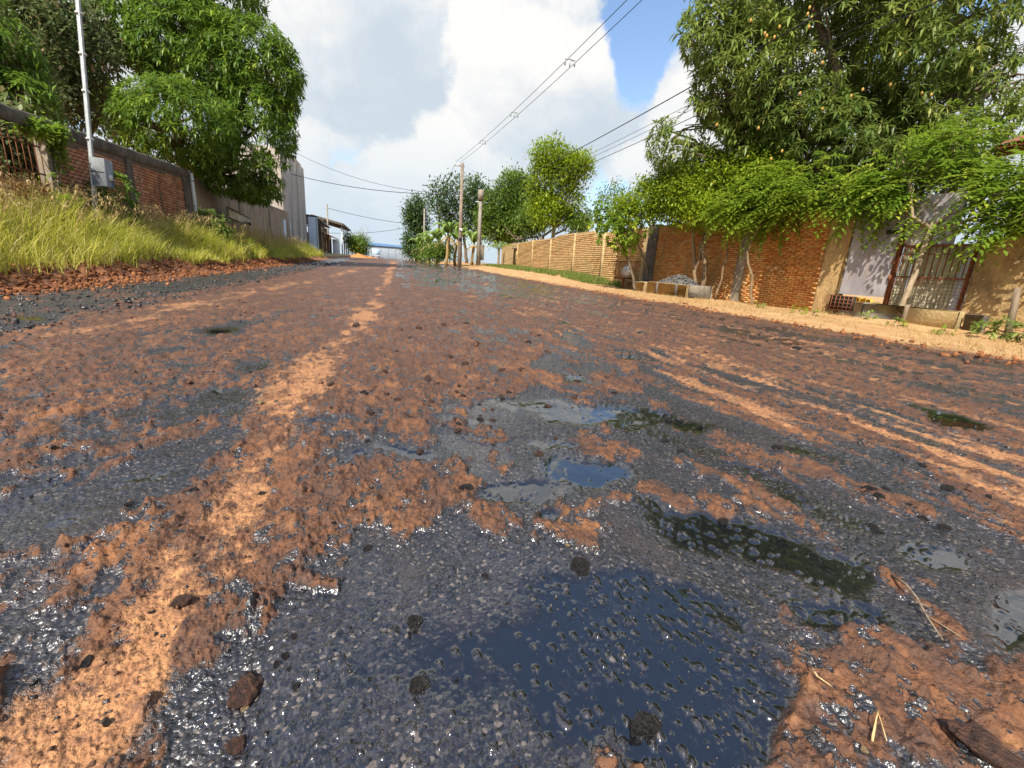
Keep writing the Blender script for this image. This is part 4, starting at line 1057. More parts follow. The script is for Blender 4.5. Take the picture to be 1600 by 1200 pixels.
def whorls(P, A, k, L, W, droop, spread=1.15, seed=1, young_frac=.12):
    n = len(P)
    ref = norm(np.cross(A, RNG.normal(size=(n, 3)))); bi = np.cross(A, ref)
    ang = (np.arange(k)[None] * 2.399 + RNG.random((n, 1)) * 6.28) + RNG.normal(0, .2, (n, k))
    til = spread + RNG.normal(0, .25, (n, k))
    D = A[:, None] * np.cos(til)[..., None] + (ref[:, None] * np.cos(ang)[..., None] + bi[:, None] * np.sin(ang)[..., None]) * np.sin(til)[..., None]
    D = D + np.array([0, 0, -.2])
    C = P[:, None] + A[:, None] * (RNG.random((n, k)) * L * .35)[..., None]
    t = np.clip(clump_tint(P, seed)[:, None] + RNG.normal(0, .18, (n, k)), 0, 1)
    y = (RNG.random(n) < young_frac)[:, None] * RNG.random((n, 1)) * np.ones((1, k))
    Ls = L * RNG.uniform(.7, 1.15, (n, k))
    return leaf_mesh(C.reshape(-1, 3), D.reshape(-1, 3), Ls.ravel(), W * (Ls.ravel() / L), droop * RNG.uniform(.6, 1.4, n * k), .2, t.ravel(), y.ravel())
def sprays(P, A, k, L, W, twig, seed=1, young_frac=.15, droop=.5):
    """arching twigs with leaves in two rows"""
    n = len(P)
    H = norm(A * np.array([1, 1, .25]) + RNG.normal(0, .35, (n, 3)))
    s = (np.arange(k) + .5) / k
    pts = P[:, None] + H[:, None] * (twig * s)[None, :, None] + np.array([0, 0, -1]) * (twig * .55 * s * s)[None, :, None]
    side = norm(np.cross(H, np.array([0, 0, 1.0])))
    sg = np.where(np.arange(k) % 2 == 0, 1.0, -1.0)
    D = side[:, None] * sg[None, :, None] * .9 + H[:, None] * .55 + np.array([0, 0, -.25]) + RNG.normal(0, .14, (n, k, 3))
    t = np.clip(clump_tint(P, seed)[:, None] + RNG.normal(0, .16, (n, k)), 0, 1)
    y = (RNG.random(n) < young_frac)[:, None] * RNG.random((n, 1)) * np.ones((1, k))
    Ls = L * RNG.uniform(.75, 1.15, (n, k))
    return leaf_mesh(pts.reshape(-1, 3), D.reshape(-1, 3), Ls.ravel(), W * (Ls.ravel() / L), droop * RNG.uniform(.5, 1.3, n * k), .16, t.ravel(), y.ravel()), pts
def puffs(P, A, k, L, W, rad, seed=1, young_frac=.1, droop=.3):
    n = len(P)
    C = P[:, None] + RNG.normal(0, rad, (n, k, 3))
    D = norm(A[:, None] * .6 + RNG.normal(0, .8, (n, k, 3)))
    t = np.clip(clump_tint(P, seed)[:, None] + RNG.normal(0, .18, (n, k)), 0, 1)
    y = (RNG.random(n) < young_frac)[:, None] * RNG.random((n, 1)) * np.ones((1, k))
    return leaf_mesh(C.reshape(-1, 3), D.reshape(-1, 3), L * RNG.uniform(.7, 1.2, n * k), W, droop, .15, t.ravel(), y.ravel())
def crooked(a, b, n=7, amp=.12):
    t = np.linspace(0, 1, n)[:, None]
    w = RNG.normal(0, amp * np.linalg.norm(b - a) / n, (n, 3)); w[0] = w[-1] = 0
    return a + (b - a) * t + np.cumsum(w, 0) * (1 - t) + np.array([0, 0, .06 * np.linalg.norm(b - a)]) * np.sin(t * pi)
def make_tree(name, label, base, blobs, leaves, leafmat, bark=M_BARK, r=.2, fork=.45, twigs=60, P=None, group=None, cat='tree', sides=8):
    t = thing(name, base, label, cat, group)
    base = np.asarray(base, float)
    V, T, at = leaves
    me = mesh_np('crown', V - base, [T], at); obj('crown', me, leafmat, t)
    b = MB()
    cen = np.mean([x[0] for x in blobs], 0)
    top = base + (cen - base) * fork
    trunk = crooked(base - [0, 0, .15], top, 7, .25); rr = r * np.linspace(1.15, .75, 7)
    b.tube(trunk, rr, sides)
    for c, rad in blobs:
        p = crooked(top, c + (c - top) * .05, 7, .5); b.tube(p, r * np.linspace(.62, .16, 7), 6)
        for _ in range(max(3, twigs // len(blobs))):
            s = p[RNG.integers(2, 7)]
            e = c + norm(RNG.normal(size=3)) * rad * RNG.uniform(.5, .9)
            b.tube(crooked(s, e, 5, .5), r * np.linspace(.2, .04, 5), 4, cap=False)
    b.obj('trunk', bark, t, True)
    return t

M_MANGO = leaf_mat('mango_leaf', (0.048, 0.105, 0.018), (0.165, 0.260, 0.032), (0.34, 0.44, 0.05), .42, .38)
M_MANGO2 = leaf_mat('mango_leaf_dry', (0.060, 0.110, 0.024), (0.215, 0.285, 0.060), (0.38, 0.38, 0.10), .42, .38)
M_BRIGHT = leaf_mat('bright_leaf', (0.085, 0.160, 0.016), (0.230, 0.330, 0.030), (0.42, 0.46, 0.06), .45, .45)
M_LIME = leaf_mat('lime_leaf', (0.105, 0.175, 0.012), (0.270, 0.360, 0.022), (0.46, 0.46, 0.045), .45, .45)
M_FARLEAF = leaf_mat('far_leaf', (0.055, 0.110, 0.016), (0.165, 0.250, 0.036), (0.28, 0.34, 0.06), .5, .4)
M_FARDARK = leaf_mat('far_dark_leaf', (0.032, 0.075, 0.024), (0.095, 0.155, 0.042), (0.15, 0.20, 0.05), .5, .35)
M_OLIVELEAF = leaf_mat('olive_leaf', (0.065, 0.105, 0.035), (0.165, 0.205, 0.075), (0.34, 0.19, 0.11), .5, .4)

def cat_leaves(*parts):
    V, T, n = [], [], 0
    at = {'tint': [], 'young': []}
    for v, t, a in parts:
        V.append(v); T.append(t + n); n += len(v)
        for k in at: at[k].append(a[k])
    return np.concatenate(V), np.concatenate(T), {k: np.concatenate(x) for k, x in at.items()}

M_SAPLING = simple_mat('sapling_bark', (0.15, 0.10, 0.055), (0.27, 0.19, 0.11), 14, bump=.015, vscale=(1, 1, .4))
def build_trees():
    # left mango, leaning over the plaster wall
    B = [blob(390, 120, 75, 85, 27), blob(300, 80, 85, 80, 27), blob(408, 195, 50, 70, 26), blob(280, 195, 85, 62, 24), blob(372, 262, 62, 42, 25.5), blob(400, 286, 36, 26, 27), blob(230, 40, 80, 70, 28), blob(330, -20, 70, 55, 28), blob(440, 110, 28, 45, 26)]
    P, A = crown_points(B, 5600, .5, 3, .33)
    make_tree('mango_tree', 'tall dense dark green mango tree leaning over the brown plaster wall', (-10.2, 27.5, gz(-10, 27)), B, whorls(P, A, 9, .36, .085, .5, 1.15, 4, .22), M_MANGO, r=.32, twigs=90)
    # far left airy trees
    B = [blob(70, 60, 95, 75, 24), blob(20, 130, 60, 60, 22), blob(120, 140, 50, 55, 25), blob(30, 10, 80, 60, 24), blob(150, 50, 40, 60, 26)]
    P, A = crown_points(B, 1500, .25, 8, .44)
    make_tree('sparse_tree', 'airy olive tree with rusty tinged leaves above the barred wall opening', (-12.5, 24.5, gz(-12, 24)), B, puffs(P, A, 12, .28, .09, .28, 9, .12), M_OLIVELEAF, M_BARK_P, r=.2, twigs=120)
    B = [blob(10, 100, 45, 60, 18), blob(-60, 60, 80, 90, 18), blob(30, 150, 40, 30, 17.5)]
    P, A = crown_points(B, 700, .4, 12, .36)
    make_tree('mango_tree', 'dark mango tree rising over the barred end of the red brick wall', (-13.5, 18, gz(-13, 18)), B, whorls(P, A, 9, .34, .07, .8, 1.2, 5, .06), M_MANGO, r=.25)
    B = [blob(170, 165, 35, 30, 30), blob(200, 190, 30, 26, 30)]
    P, A = crown_points(B, 320, .3, 15, .4)
    make_tree('garden_tree', 'small leafy tree peeping over the coping between the meter post and the mango', (-12.5, 30, gz(-12, 30)), B, puffs(P, A, 12, .3, .1, .3, 10), M_FARLEAF, r=.12, twigs=30)
    # right: the big mango with fruit
    Y0 = 11.5
    B = [blob(1330, 90, 190, 120, 12), blob(1160, 110, 80, 80, 12.5), blob(1450, 60, 130, 110, 10.5), blob(1290, 230, 150, 70, 12), blob(1480, 190, 110, 90, 10), blob(1110, 55, 50, 55, 12.8),
         blob(1150, 230, 70, 55, 13.2), blob(1060, 225, 45, 42, 14.2), blob(1250, -30, 160, 80, 12), blob(1420, -80, 200, 90, 11), blob(1550, 130, 60, 70, 9.5), blob(1530, 250, 60, 50, 9.6), blob(1120, 170, 40, 40, 13), blob(1380, 250, 110, 50, 11), blob(1230, 180, 90, 60, 12)]
    P, A = crown_points(B, 8200, .45, 23, .38, zmin=2.9)
    big = make_tree('mango_tree', 'huge fruiting mango tree towering over the orange brick wall and the gates', (14.0, 11.8, .1), B, whorls(P, A, 9, .27, .064, .45, 1.15, 24, .16), M_MANGO2, r=.34, fork=.42, twigs=140)
    off = np.array(parent_world(big))
    fm = simple_mat('mango_skin', (0.30, 0.30, 0.05), (0.45, 0.20, 0.06), 3, rough=.45, bump=0)
    th, ph = np.meshgrid(np.linspace(0, 2 * pi, 9), np.linspace(0, pi, 6), indexing='ij')
    fr = mesh_from_grid('fruit', np.stack([.032 * np.cos(th) * np.sin(ph), .032 * np.sin(th) * np.sin(ph), .047 * np.cos(ph)], -1)); fr.materials.append(fm)
    for (px, py) in ((1265, 12), (1262, 22), (1268, 28), (1264, 42), (1195, 52), (1198, 56), (1173, 32), (1218, 42), (1210, 58), (1273, 80), (1285, 98), (1391, 132), (1250, 146), (1285, 170), (1417, 82), (1458, 4), (1348, 140), (1185, 200), (1205, 248), (1222, 236), (1440, 146), (1455, 148), (1330, 150), (1525, 90), (1120, 195)):
        p = at_y(px, py, 11.6 - (px - 1290) * .006); p = EYE + (p - EYE) * .87
        obj('fruit', fr, None, big, p - off)
    # bright shrubs hanging over the wall
    B = [blob(1040, 300, 70, 40, 14.5), blob(1110, 300, 75, 45, 13.3), blob(1000, 315, 45, 36, 15.6), blob(1090, 328, 80, 24, 13.2), blob(1170, 310, 60, 50, 12), blob(1070, 275, 60, 36, 14.2), blob(1130, 270, 70, 40, 13.0), blob(960, 330, 30, 24, 16.2)]
    B = hang(B); P, A = crown_points(B, 3900, .4, 31, .30)
    make_tree('shrub', 'bright yellow green leafy shrub spilling over the orange brick wall above the concrete box', (11.35, 14.2, -.05), B, puffs(P, A, 10, .13, .065, .13, 32, .2), M_LIME, M_BARK_P, r=.07, fork=.75, twigs=90, cat='shrub')
    B = [blob(1200, 305, 70, 36, 10.8), blob(1150, 318, 60, 32, 11.6), blob(1250, 300, 60, 32, 10.2), blob(1190, 326, 60, 20, 11.0), blob(1240, 312, 40, 18, 10.2), blob(1210, 280, 70, 36, 10.9), blob(1290, 290, 40, 26, 9.6)]
    B = hang(B); P, A = crown_points(B, 800, .2, 37, .33)
    (lv, pts) = sprays(P, A, 13, .16, .07, .62, 38, .2)
    s = make_tree('shrub', 'shrub with arching leaf sprays hanging over the orange brick wall by the grey gate', (11.35, 11.4, -.05), B, lv, M_BRIGHT, M_BARK, r=.055, fork=.8, twigs=60, cat='shrub')
    B = [blob(1440, 290, 75, 45, 7.4), blob(1510, 310, 90, 46, 6.5), blob(1400, 260, 50, 50, 7.8), blob(1570, 340, 60, 36, 5.6), blob(1470, 230, 45, 50, 7.4), blob(1365, 298, 45, 18, 8.2), blob(1545, 355, 50, 16, 6.0), blob(1590, 290, 40, 50, 5.7), blob(1330, 322, 40, 14, 8.6)]
    B = hang(B, .5, 1.15); P, A = crown_points(B, 950, .2, 43, .30)
    (lv, pts) = sprays(P, A, 14, .15, .066, .58, 44, .18)
    t = make_tree('small_tree', 'pale green small tree with leaf sprays in front of the grille and grey gate', (10.2, 6.75, gz(10.2, 6.75)), B, lv, M_BRIGHT, M_BARK_P, r=.055, fork=.72, twigs=90)
    # little tree by the basket, with big leaves
    B = [blob(965, 360, 30, 24, 15.8), blob(978, 378, 20, 16, 15.9), blob(950, 330, 22, 20, 16.3), blob(990, 350, 28, 30, 15.6), blob(935, 350, 14, 14, 16.5)]
    P, A = crown_points(B, 210, .35, 51, .3)
    make_tree('small_tree', 'little broad leaved tree with a thin trunk beside the litter basket', (9.45, 15.55, gz(9.45, 15.5)), B, whorls(P, A, 7, .20, .10, .5, 1.0, 52, .25), M_BRIGHT, M_BARK, r=.05, fork=.6, twigs=24)
    B = [blob(960, 300, 20, 14, 17.5), blob(985, 285, 18, 12, 17), blob(945, 310, 10, 12, 17.8)]
    P, A = crown_points(B, 90, .2, 55, .35)
    make_tree('shrub', 'thin wispy shrub poking up beyond the bright yellow green shrub', (11.3, 17.2, .1), B, puffs(P, A, 8, .12, .05, .14, 56), M_FARLEAF, M_BARK_P, r=.04, fork=.8, twigs=14, cat='shrub')
    # stems in front of the orange wall
    for i, (px, py0, py1, X, r, lab) in enumerate(((1093, 462, 375, 10.2, .07, 'thick forked pale trunk rising in front of the orange brick wall'), (1118, 465, 390, 10.35, .032, 'thin pale sapling stem next to the forked trunk'), (1178, 470, 370, 10.3, .035, 'slim straight sapling stem midway along the orange brick wall'))):
        a = at_x(px, py0, X); a[2] = gz(X, a[1]) - .05; e = at_x(px + 14, py1 - 25, X + .1)
        b = MB(); b.tube(crooked(a, e, 8, .5), r * np.linspace(1.15, .8, 8), 8)
        if i == 0:
            m = a + (e - a) * .45; b.tube(crooked(a + [.0, .08, 0], e + [0.1, .35, .1], 8, .5), r * np.linspace(.9, .5, 8), 7)
        o = b.obj('sapling_trunk', M_SAPLING, loc=a, smooth=True); tag(o, lab, 'trunk')
    # far right row
    specs = [('round_tree', 'dark rounded tree at the far end of the right hand row', [blob(650, 328, 14, 20, 80), blob(655, 350, 12, 14, 80), blob(645, 340, 10, 14, 80)], (6.5, 80), 420, M_FARDARK, .55, 1),
             ('low_tree', 'dark low bushy tree beside the far lamp pole', [blob(648, 375, 14, 20, 88), blob(655, 390, 16, 12, 88), blob(640, 385, 9, 14, 90)], (6.3, 89), 420, M_FARDARK, .55, 2),
             ('umbrella_tree', 'tall spreading tree with a see-through crown behind the nearest utility pole', [blob(715, 300, 42, 22, 62), blob(690, 325, 24, 26, 62), blob(748, 315, 22, 30, 62), blob(720, 340, 36, 20, 62), blob(735, 355, 26, 18, 62)], (11, 62), 620, M_FARDARK, .5, 3),
             ('dense_tree', 'dense bright green tree behind the short concrete pole', [blob(785, 330, 34, 38, 57), blob(815, 315, 28, 36, 56), blob(772, 348, 26, 28, 58), blob(800, 290, 24, 22, 57), blob(810, 352, 36, 22, 56)], (16.3, 57), 2000, M_FARLEAF, .42, 4),
             ('tall_tree', 'tall loose yellow green tree with a forked trunk behind the tan wall', [blob(860, 245, 28, 24, 38), blob(890, 265, 34, 22, 38), blob(850, 285, 24, 26, 38), blob(885, 310, 26, 28, 38), blob(850, 330, 26, 22, 38), blob(905, 255, 18, 14, 38)], (14.2, 38), 1150, M_LIME, .34, 5),
             ('dense_tree', 'rounded green tree at the foot of the tall yellow green tree', [blob(835, 340, 24, 20, 46), blob(900, 346, 20, 14, 38), blob(795, 365, 18, 12, 58), blob(915, 342, 10, 10, 36)], (15.6, 45), 1000, M_FARLEAF, .32, 6),
             ('clipped_bush', 'rounded green bush at the end of the tile roofed house', [blob(558, 385, 15, 10, 88), blob(568, 383, 11, 12, 90), blob(549, 378, 9, 9, 88)], (-4.4, 89), 420, M_FARLEAF, .42, 7)]
    for nm, lab, B, (bx, by), n, mt, L, sd in specs:
        P, A = crown_points(B, n, .45, 60 + sd, .36 if nm not in ('umbrella_tree', 'tall_tree') else .44)
        make_tree(nm, lab, (bx, by, gz(bx, by) - .1), B, puffs(P, A, 11, L, L * .42, L * .9, 70 + sd, .12), mt, M_BARK_P if 'tall' in nm else M_BARK, r=.2, fork=.5, twigs=40, cat='tree' if 'bush' not in nm else 'bush')
    # bare dry shrub by the shed
    c = at_y(565, 385, 92); b = MB(); zb = gz(c[0], 92)
    for _ in range(26):
        e = at_y(random.uniform(552, 580), random.uniform(350, 375), 92); b.tube(crooked(np.array([c[0], 92, zb]), e, 6, .8), np.linspace(.05, .012, 6), 4, cap=False)
    o = b.obj('bare_shrub', M_BARK_P, loc=(c[0], 92, zb)); tag(o, 'bare grey twiggy shrub standing behind the clipped green bush', 'shrub')

def mesh_from_grid(name, P):
    b = MB(); b.grid(P); return b.mesh(name, True)
build_trees()

def banana_leaf(mb_parent, base, az, el, L, W, mat):
    n = 14; s = np.linspace(0, 1, n)
    h = np.array([cos(az), sin(az), 0]); side = np.array([-sin(az), cos(az), 0])
    x = L * s * cos(el) ; z = L * (s * sin(el) - .75 * s ** 2.4)
    mid = base + h * x[:, None] + np.array([0, 0, 1]) * z[:, None]
    w = W * np.sin(np.clip(s * 1.02, 0, 1) ** .55 * pi) * .5 + .02
    rag = 1 - .35 * RNG.random(n) * (s > .2)
    P = np.stack([mid + side * (w * rag)[:, None] + [0, 0, .0] - np.array([0, 0, 1]) * (w * .35)[:, None], mid + np.array([0, 0, .03]), mid - side * (w * rag)[:, None] - np.array([0, 0, 1]) * (w * .35)[:, None]], 1)
    b = MB(); b.grid(P); b.obj('leaf', mat, mb_parent)
def banana_mat(name, c1, c2):
    m, g = new_mat(name)
    pos = g.n('ShaderNodeNewGeometry').outputs['Position']; n = g.noise(pos, 5, 4)
    c = g.mix(g.ramp(n, .3, .7), rgb(c1), rgb(c2)); finish(g, c, .4, spec=.4, transl=(c, .35)); return m
M_BANANA = banana_mat('banana_leaf', (0.14, 0.24, 0.04), (0.27, 0.36, 0.08))
M_BANDRY = banana_mat('banana_dry_leaf', (0.38, 0.25, 0.10), (0.50, 0.36, 0.17))
def build_bananas():
    for i, (px, py, Y, h, n, lab) in enumerate(((697, 398, 44, 3.0, 10, 'tall banana plant with dry brown skirt beside the nearest utility pole'), (712, 398, 47, 2.6, 8, 'banana plant half hidden behind the nearest utility pole'),
                                    (668, 396, 52, 2.2, 9, 'banana plant with a long arching pale leaf over the verge'), (682, 398, 50, 2.6, 8, 'leafy banana plant between the two other banana plants'),
                                    (654, 398, 62, 2.0, 8, 'low banana plant near the far thin pole'), (738, 395, 50, 2.3, 8, 'banana plant between the two concrete poles'))):
        c = at_y(px, py, Y); x, y = c[0], Y; z = gz(x, y)
        t = thing('banana_plant', (x, y, z - .05), lab, 'banana plant')
        b = MB(); b.tube(crooked(np.array([x, y, z - .1]), np.array([x + .15, y, z + h]), 6, .3), np.linspace(.17, .09, 6), 8); b.obj('stem', M_BANDRY, t, True)
        top = np.array([x + .15, y, z + h])
        for k in range(n): banana_leaf(t, top, k * 2.4 + i, RNG.uniform(.75, 1.35), RNG.uniform(2.6, 3.7), RNG.uniform(.6, .85), M_BANANA)
        for k in range(5): banana_leaf(t, top - [0, 0, .3], k * 1.3 + i, RNG.uniform(-.5, .1), RNG.uniform(.9, 1.5), .3, M_BANDRY)
    # under-planting at their feet: leafy bushes
    for px, py, Y, n, lab in ((680, 402, 46, 200, 'leafy green undergrowth at the foot of the banana plants'), (664, 402, 54, 180, 'low leafy bush on the verge by the far banana plant')):
        B = [blob(px, py - 8, 18, 10, Y), blob(px + 16, py - 12, 14, 10, Y)]
        P, A = crown_points(B, n, .3, 90, .3); c = at_y(px, py, Y)
        make_tree('bush', lab, (c[0], Y, gz(c[0], Y) - .1), B, puffs(P, A, 9, .35, .14, .3, 91), M_FARLEAF, r=.04, fork=.4, twigs=12, cat='bush')
    # palm fronds behind the tan wall
    for px, py, Y, lab in ((862, 368, 37, 'small palm showing its fronds over the tan wall under the tall tree'), (775, 385, 44, 'yellowing palm just behind the tan wall near the short pole')):
        c = at_y(px, py, Y); t = thing('palm', (c[0] + .3, Y, gz(c[0], Y)), lab, 'palm')
        base = np.array([c[0] + .3, Y, 2.1])
        b = MB(); b.tube([(c[0] + .3, Y, -.1), base], .12, 7); b.obj('stem', M_BARK_P, t)
        for k in range(9):
            az, el, L = k * 2.4, RNG.uniform(.7, 1.3), RNG.uniform(1.5, 2.1)
            s = np.linspace(.05, 1, 26); h = np.array([cos(az), sin(az), 0])
            rib = base + h * (L * s * cos(el))[:, None] + np.array([0, 0, 1]) * (L * (s * sin(el) - .6 * s ** 2.2))[:, None]
            sd = np.array([-sin(az), cos(az), 0])
            C = np.concatenate([rib, rib]); D = np.concatenate([sd + h * .5 + [0, 0, -.2]] * 26 + [-sd + h * .5 + [0, 0, -.2]] * 26).reshape(-1, 3)
            V, T, a = leaf_mesh(C, D, .38, .035, .6); me = mesh_np('frond', V - np.array(parent_world(t)), [T], a); obj('frond', me, M_LIME if k % 3 else M_BRIGHT, t)
build_bananas()
# ------------------------------------------------------------------ grass and small plants
def blades(X, Y, Z, H, W, lean, az, tint, young, seg=3):
    n = len(X)
    s = np.linspace(0, 1, seg + 1)
    h = np.stack([np.cos(az), np.sin(az), np.zeros(n)], 1); sd = np.stack([-np.sin(az), np.cos(az), np.zeros(n)], 1)
    tw = RNG.uniform(-1.2, 1.2, n)[:, None]; sd = sd * np.cos(tw) + h * np.sin(tw)
    P = np.stack([X, Y, Z], 1)[:, None] + h[:, None] * (H * lean)[:, None, None] * (s ** 1.9)[None, :, None] + np.array([0, 0, 1.0]) * (H[:, None] * (s[None] - .42 * lean[:, None] * s[None] ** 2.6))[..., None]
    w = W[:, None] * (1 - s[None] ** 1.6) * .5
    Lf, Rt = P + sd[:, None] * w[..., None], P - sd[:, None] * w[..., None]
    V = np.concatenate([Lf[:, :-1], Rt[:, :-1], P[:, -1:]], 1).reshape(-1, 3)
    m = 2 * seg + 1; k = np.arange(n)[:, None] * m
    Q = np.concatenate([k + [[i, i + 1, seg + i + 1, seg + i]] for i in range(seg - 1)])
    T = k + [[seg - 1, 2 * seg, 2 * seg - 1]]
    return V, Q, T, {'tint': np.repeat(tint, m), 'young': np.repeat(young, m)}
M_GRASS = leaf_mat('tall_grass', (0.22, 0.25, 0.03), (0.60, 0.58, 0.075), (0.74, 0.62, 0.26), .5, .50, (0.55, 0.58, 0.05))
M_GRASS2 = leaf_mat('verge_grass', (0.07, 0.13, 0.018), (0.165, 0.235, 0.035), (0.40, 0.33, 0.11), .5, .40)
M_STRAW = leaf_mat('straw', (0.40, 0.29, 0.11), (0.55, 0.42, 0.18), (0.30, 0.16, 0.08), .6, .3)

def build_grass():
    def field(n, x0, x1, y0, y1, seed, dens):
        X = RNG.uniform(x0, x1, n); Y = y0 + (y1 - y0) * RNG.random(n)
        keep = dens(X, Y) > RNG.random(n)
        return X[keep], Y[keep]
    parts = []
    for (n, y0, y1, wmul) in ((20000, 2.0, 11.0, 1.1), (27000, 11.0, 21.0, 1.7), (22000, 21.0, 47.0, 2.8)):
        X, Y = field(n, -7.75, -5.05, y0, y1, 3, lambda x, y: sstep(-5.0, -5.5, x + .9 * (fbm(x * .9, y * .5, 31, 3) - .5)) * sstep(.26, .55, fbm(x * 1.6, y * 1.3, 33, 3) + .12))
        Z = terrain(X, Y) - .03
        cl = fbm(X * 1.1, Y * .9, 35, 3)
        back = sstep(-5.3, -6.6, X)
        H = (.42 + .56 * back + .85 * (cl - .42)) * RNG.uniform(.4, 1.4, len(X)); H = np.clip(H, .16, 1.65)
        t = np.clip(.62 + 1.5 * (fbm(X * .7, Y * .6, 37, 3) - .5) + RNG.normal(0, .34, len(X)), 0, 1)
        yg = np.clip(RNG.random(len(X)) * 1.7 - .85 + .9 * (fbm(X * .8, Y * .7, 39, 3) - .5), 0, 1)
        parts.append(blades(X, Y, Z, H, RNG.uniform(.007, .017, len(X)) * wmul, RNG.uniform(.15, .85, len(X)), RNG.uniform(0, 6.28, len(X)), t, yg))
    V, Q, T, n, at = [], [], [], 0, {'tint': [], 'young': []}
    for v, q, t, a in parts:
        V.append(v); Q.append(q + n); T.append(t + n); n += len(v)
        for k in at: at[k].append(a[k])
    o = obj('tall_grass', mesh_np('tall_grass', np.concatenate(V), [np.concatenate(Q), np.concatenate(T)], {k: np.concatenate(x) for k, x in at.items()}), M_GRASS)
    tag(o, 'tall yellow green grass covering the left verge below the walls', 'grass', kind='stuff')
    # seed stalks
    n = 1500
    Y = 6 + 36 * RNG.random(n) ** 1.3; X = RNG.uniform(-7.5, -6.0, n); Z = terrain(X, Y)
    H = RNG.uniform(.8, 1.6, n); az = RNG.uniform(0, 6.28, n); lean = RNG.uniform(.1, .4, n)
    v, q, t, a = blades(X, Y, Z, H, np.full(n, .010) * (1 + Y / 18), lean, az, RNG.random(n), RNG.random(n) * .3, 4)
    tips = v.reshape(n, 9, 3)[:, 8]
    d = np.stack([np.cos(az) * .5, np.sin(az) * .5, np.full(n, .3)], 1)
    C = tips[:, None] - d[:, None] * (np.linspace(0, .32, 9))[None, :, None] + RNG.normal(0, .02, (n, 9, 3))
    D = d[:, None] * .5 + RNG.normal(0, .4, (n, 9, 3)) + [0, 0, -.1]
    lv, lt, la = leaf_mesh(C.reshape(-1, 3), D.reshape(-1, 3), .12, .022, .5, .1, RNG.random(n * 9), RNG.random(n * 9) * .6)
    o = obj('seed_stalks', mesh_np('seed_stalks', np.concatenate([v, lv]), [q, np.concatenate([t, lt + len(v)])], {k: np.concatenate([a[k], la[k]]) for k in a}), M_STRAW)
    tag(o, 'straw coloured seed stalks standing above the tall grass', 'grass', kind='stuff')
    # dead reed clump by the panelled building
    n = 150; c = at_x(395, 352, -6.6)
    X = c[0] + RNG.normal(0, .35, n); Y = c[1] + RNG.normal(0, 1.0, n)
    v, q, t, a = blades(X, Y, terrain(X, Y), RNG.uniform(1.3, 2.4, n), np.full(n, .03), RNG.uniform(.05, .3, n), RNG.uniform(0, 6.28, n), RNG.random(n), RNG.random(n) * .3, 4)
    o = obj('dry_reeds', mesh_np('dry_reeds', v, [q, t], a), M_STRAW); tag(o, 'clump of tall dry reeds next to the tilted cream board', 'reeds', kind='stuff')
    # right verge grass below the tan wall
    n = 24000; Y = 17.5 + 30 * RNG.random(n) ** 1.2
    fx = 11.0 + 2.6 * (Y - 18) / 35
    X = fx - .15 - RNG.random(n) ** 1.3 * np.clip(1.5 + .05 * (Y - 18), .5, 3.2)
    k = fbm(X * .9, Y * .5, 45, 3) > .38; X, Y = X[k], Y[k]; n = len(X)
    v, q, t, a = blades(X, Y, terrain(X, Y) - .02, RNG.uniform(.12, .42, n), RNG.uniform(.012, .026, n), RNG.uniform(.2, .8, n), RNG.uniform(0, 6.28, n), RNG.random(n), (RNG.random(n) < .15) * .8, 3)
    o = obj('verge_grass', mesh_np('verge_grass', v, [q, t], a), M_GRASS2); tag(o, 'strip of green grass along the foot of the tan wall', 'grass', kind='stuff')
    # straw and cut grass on the sandy verge by the gates
    n = 6500; X = RNG.uniform(7.3, 10.6, n); Y = RNG.uniform(2.0, 15.0, n)
    k = (fbm(X * 1.0, Y * .8, 49, 3) + .25 * sstep(6, 3, Y)) > .46; X, Y = X[k], Y[k]; n = len(X)
    v, q, t, a = blades(X, Y, terrain(X, Y) + .005, RNG.uniform(.05, .2, n), RNG.uniform(.004, .009, n), RNG.uniform(.8, 1.8, n), RNG.uniform(0, 6.28, n), RNG.random(n), RNG.random(n) * .5, 3)
    o = obj('cut_straw', mesh_np('cut_straw', v, [q, t], a), M_STRAW); tag(o, 'loose dry straw scattered on the sandy verge before the gates', 'straw', kind='stuff')
build_grass()

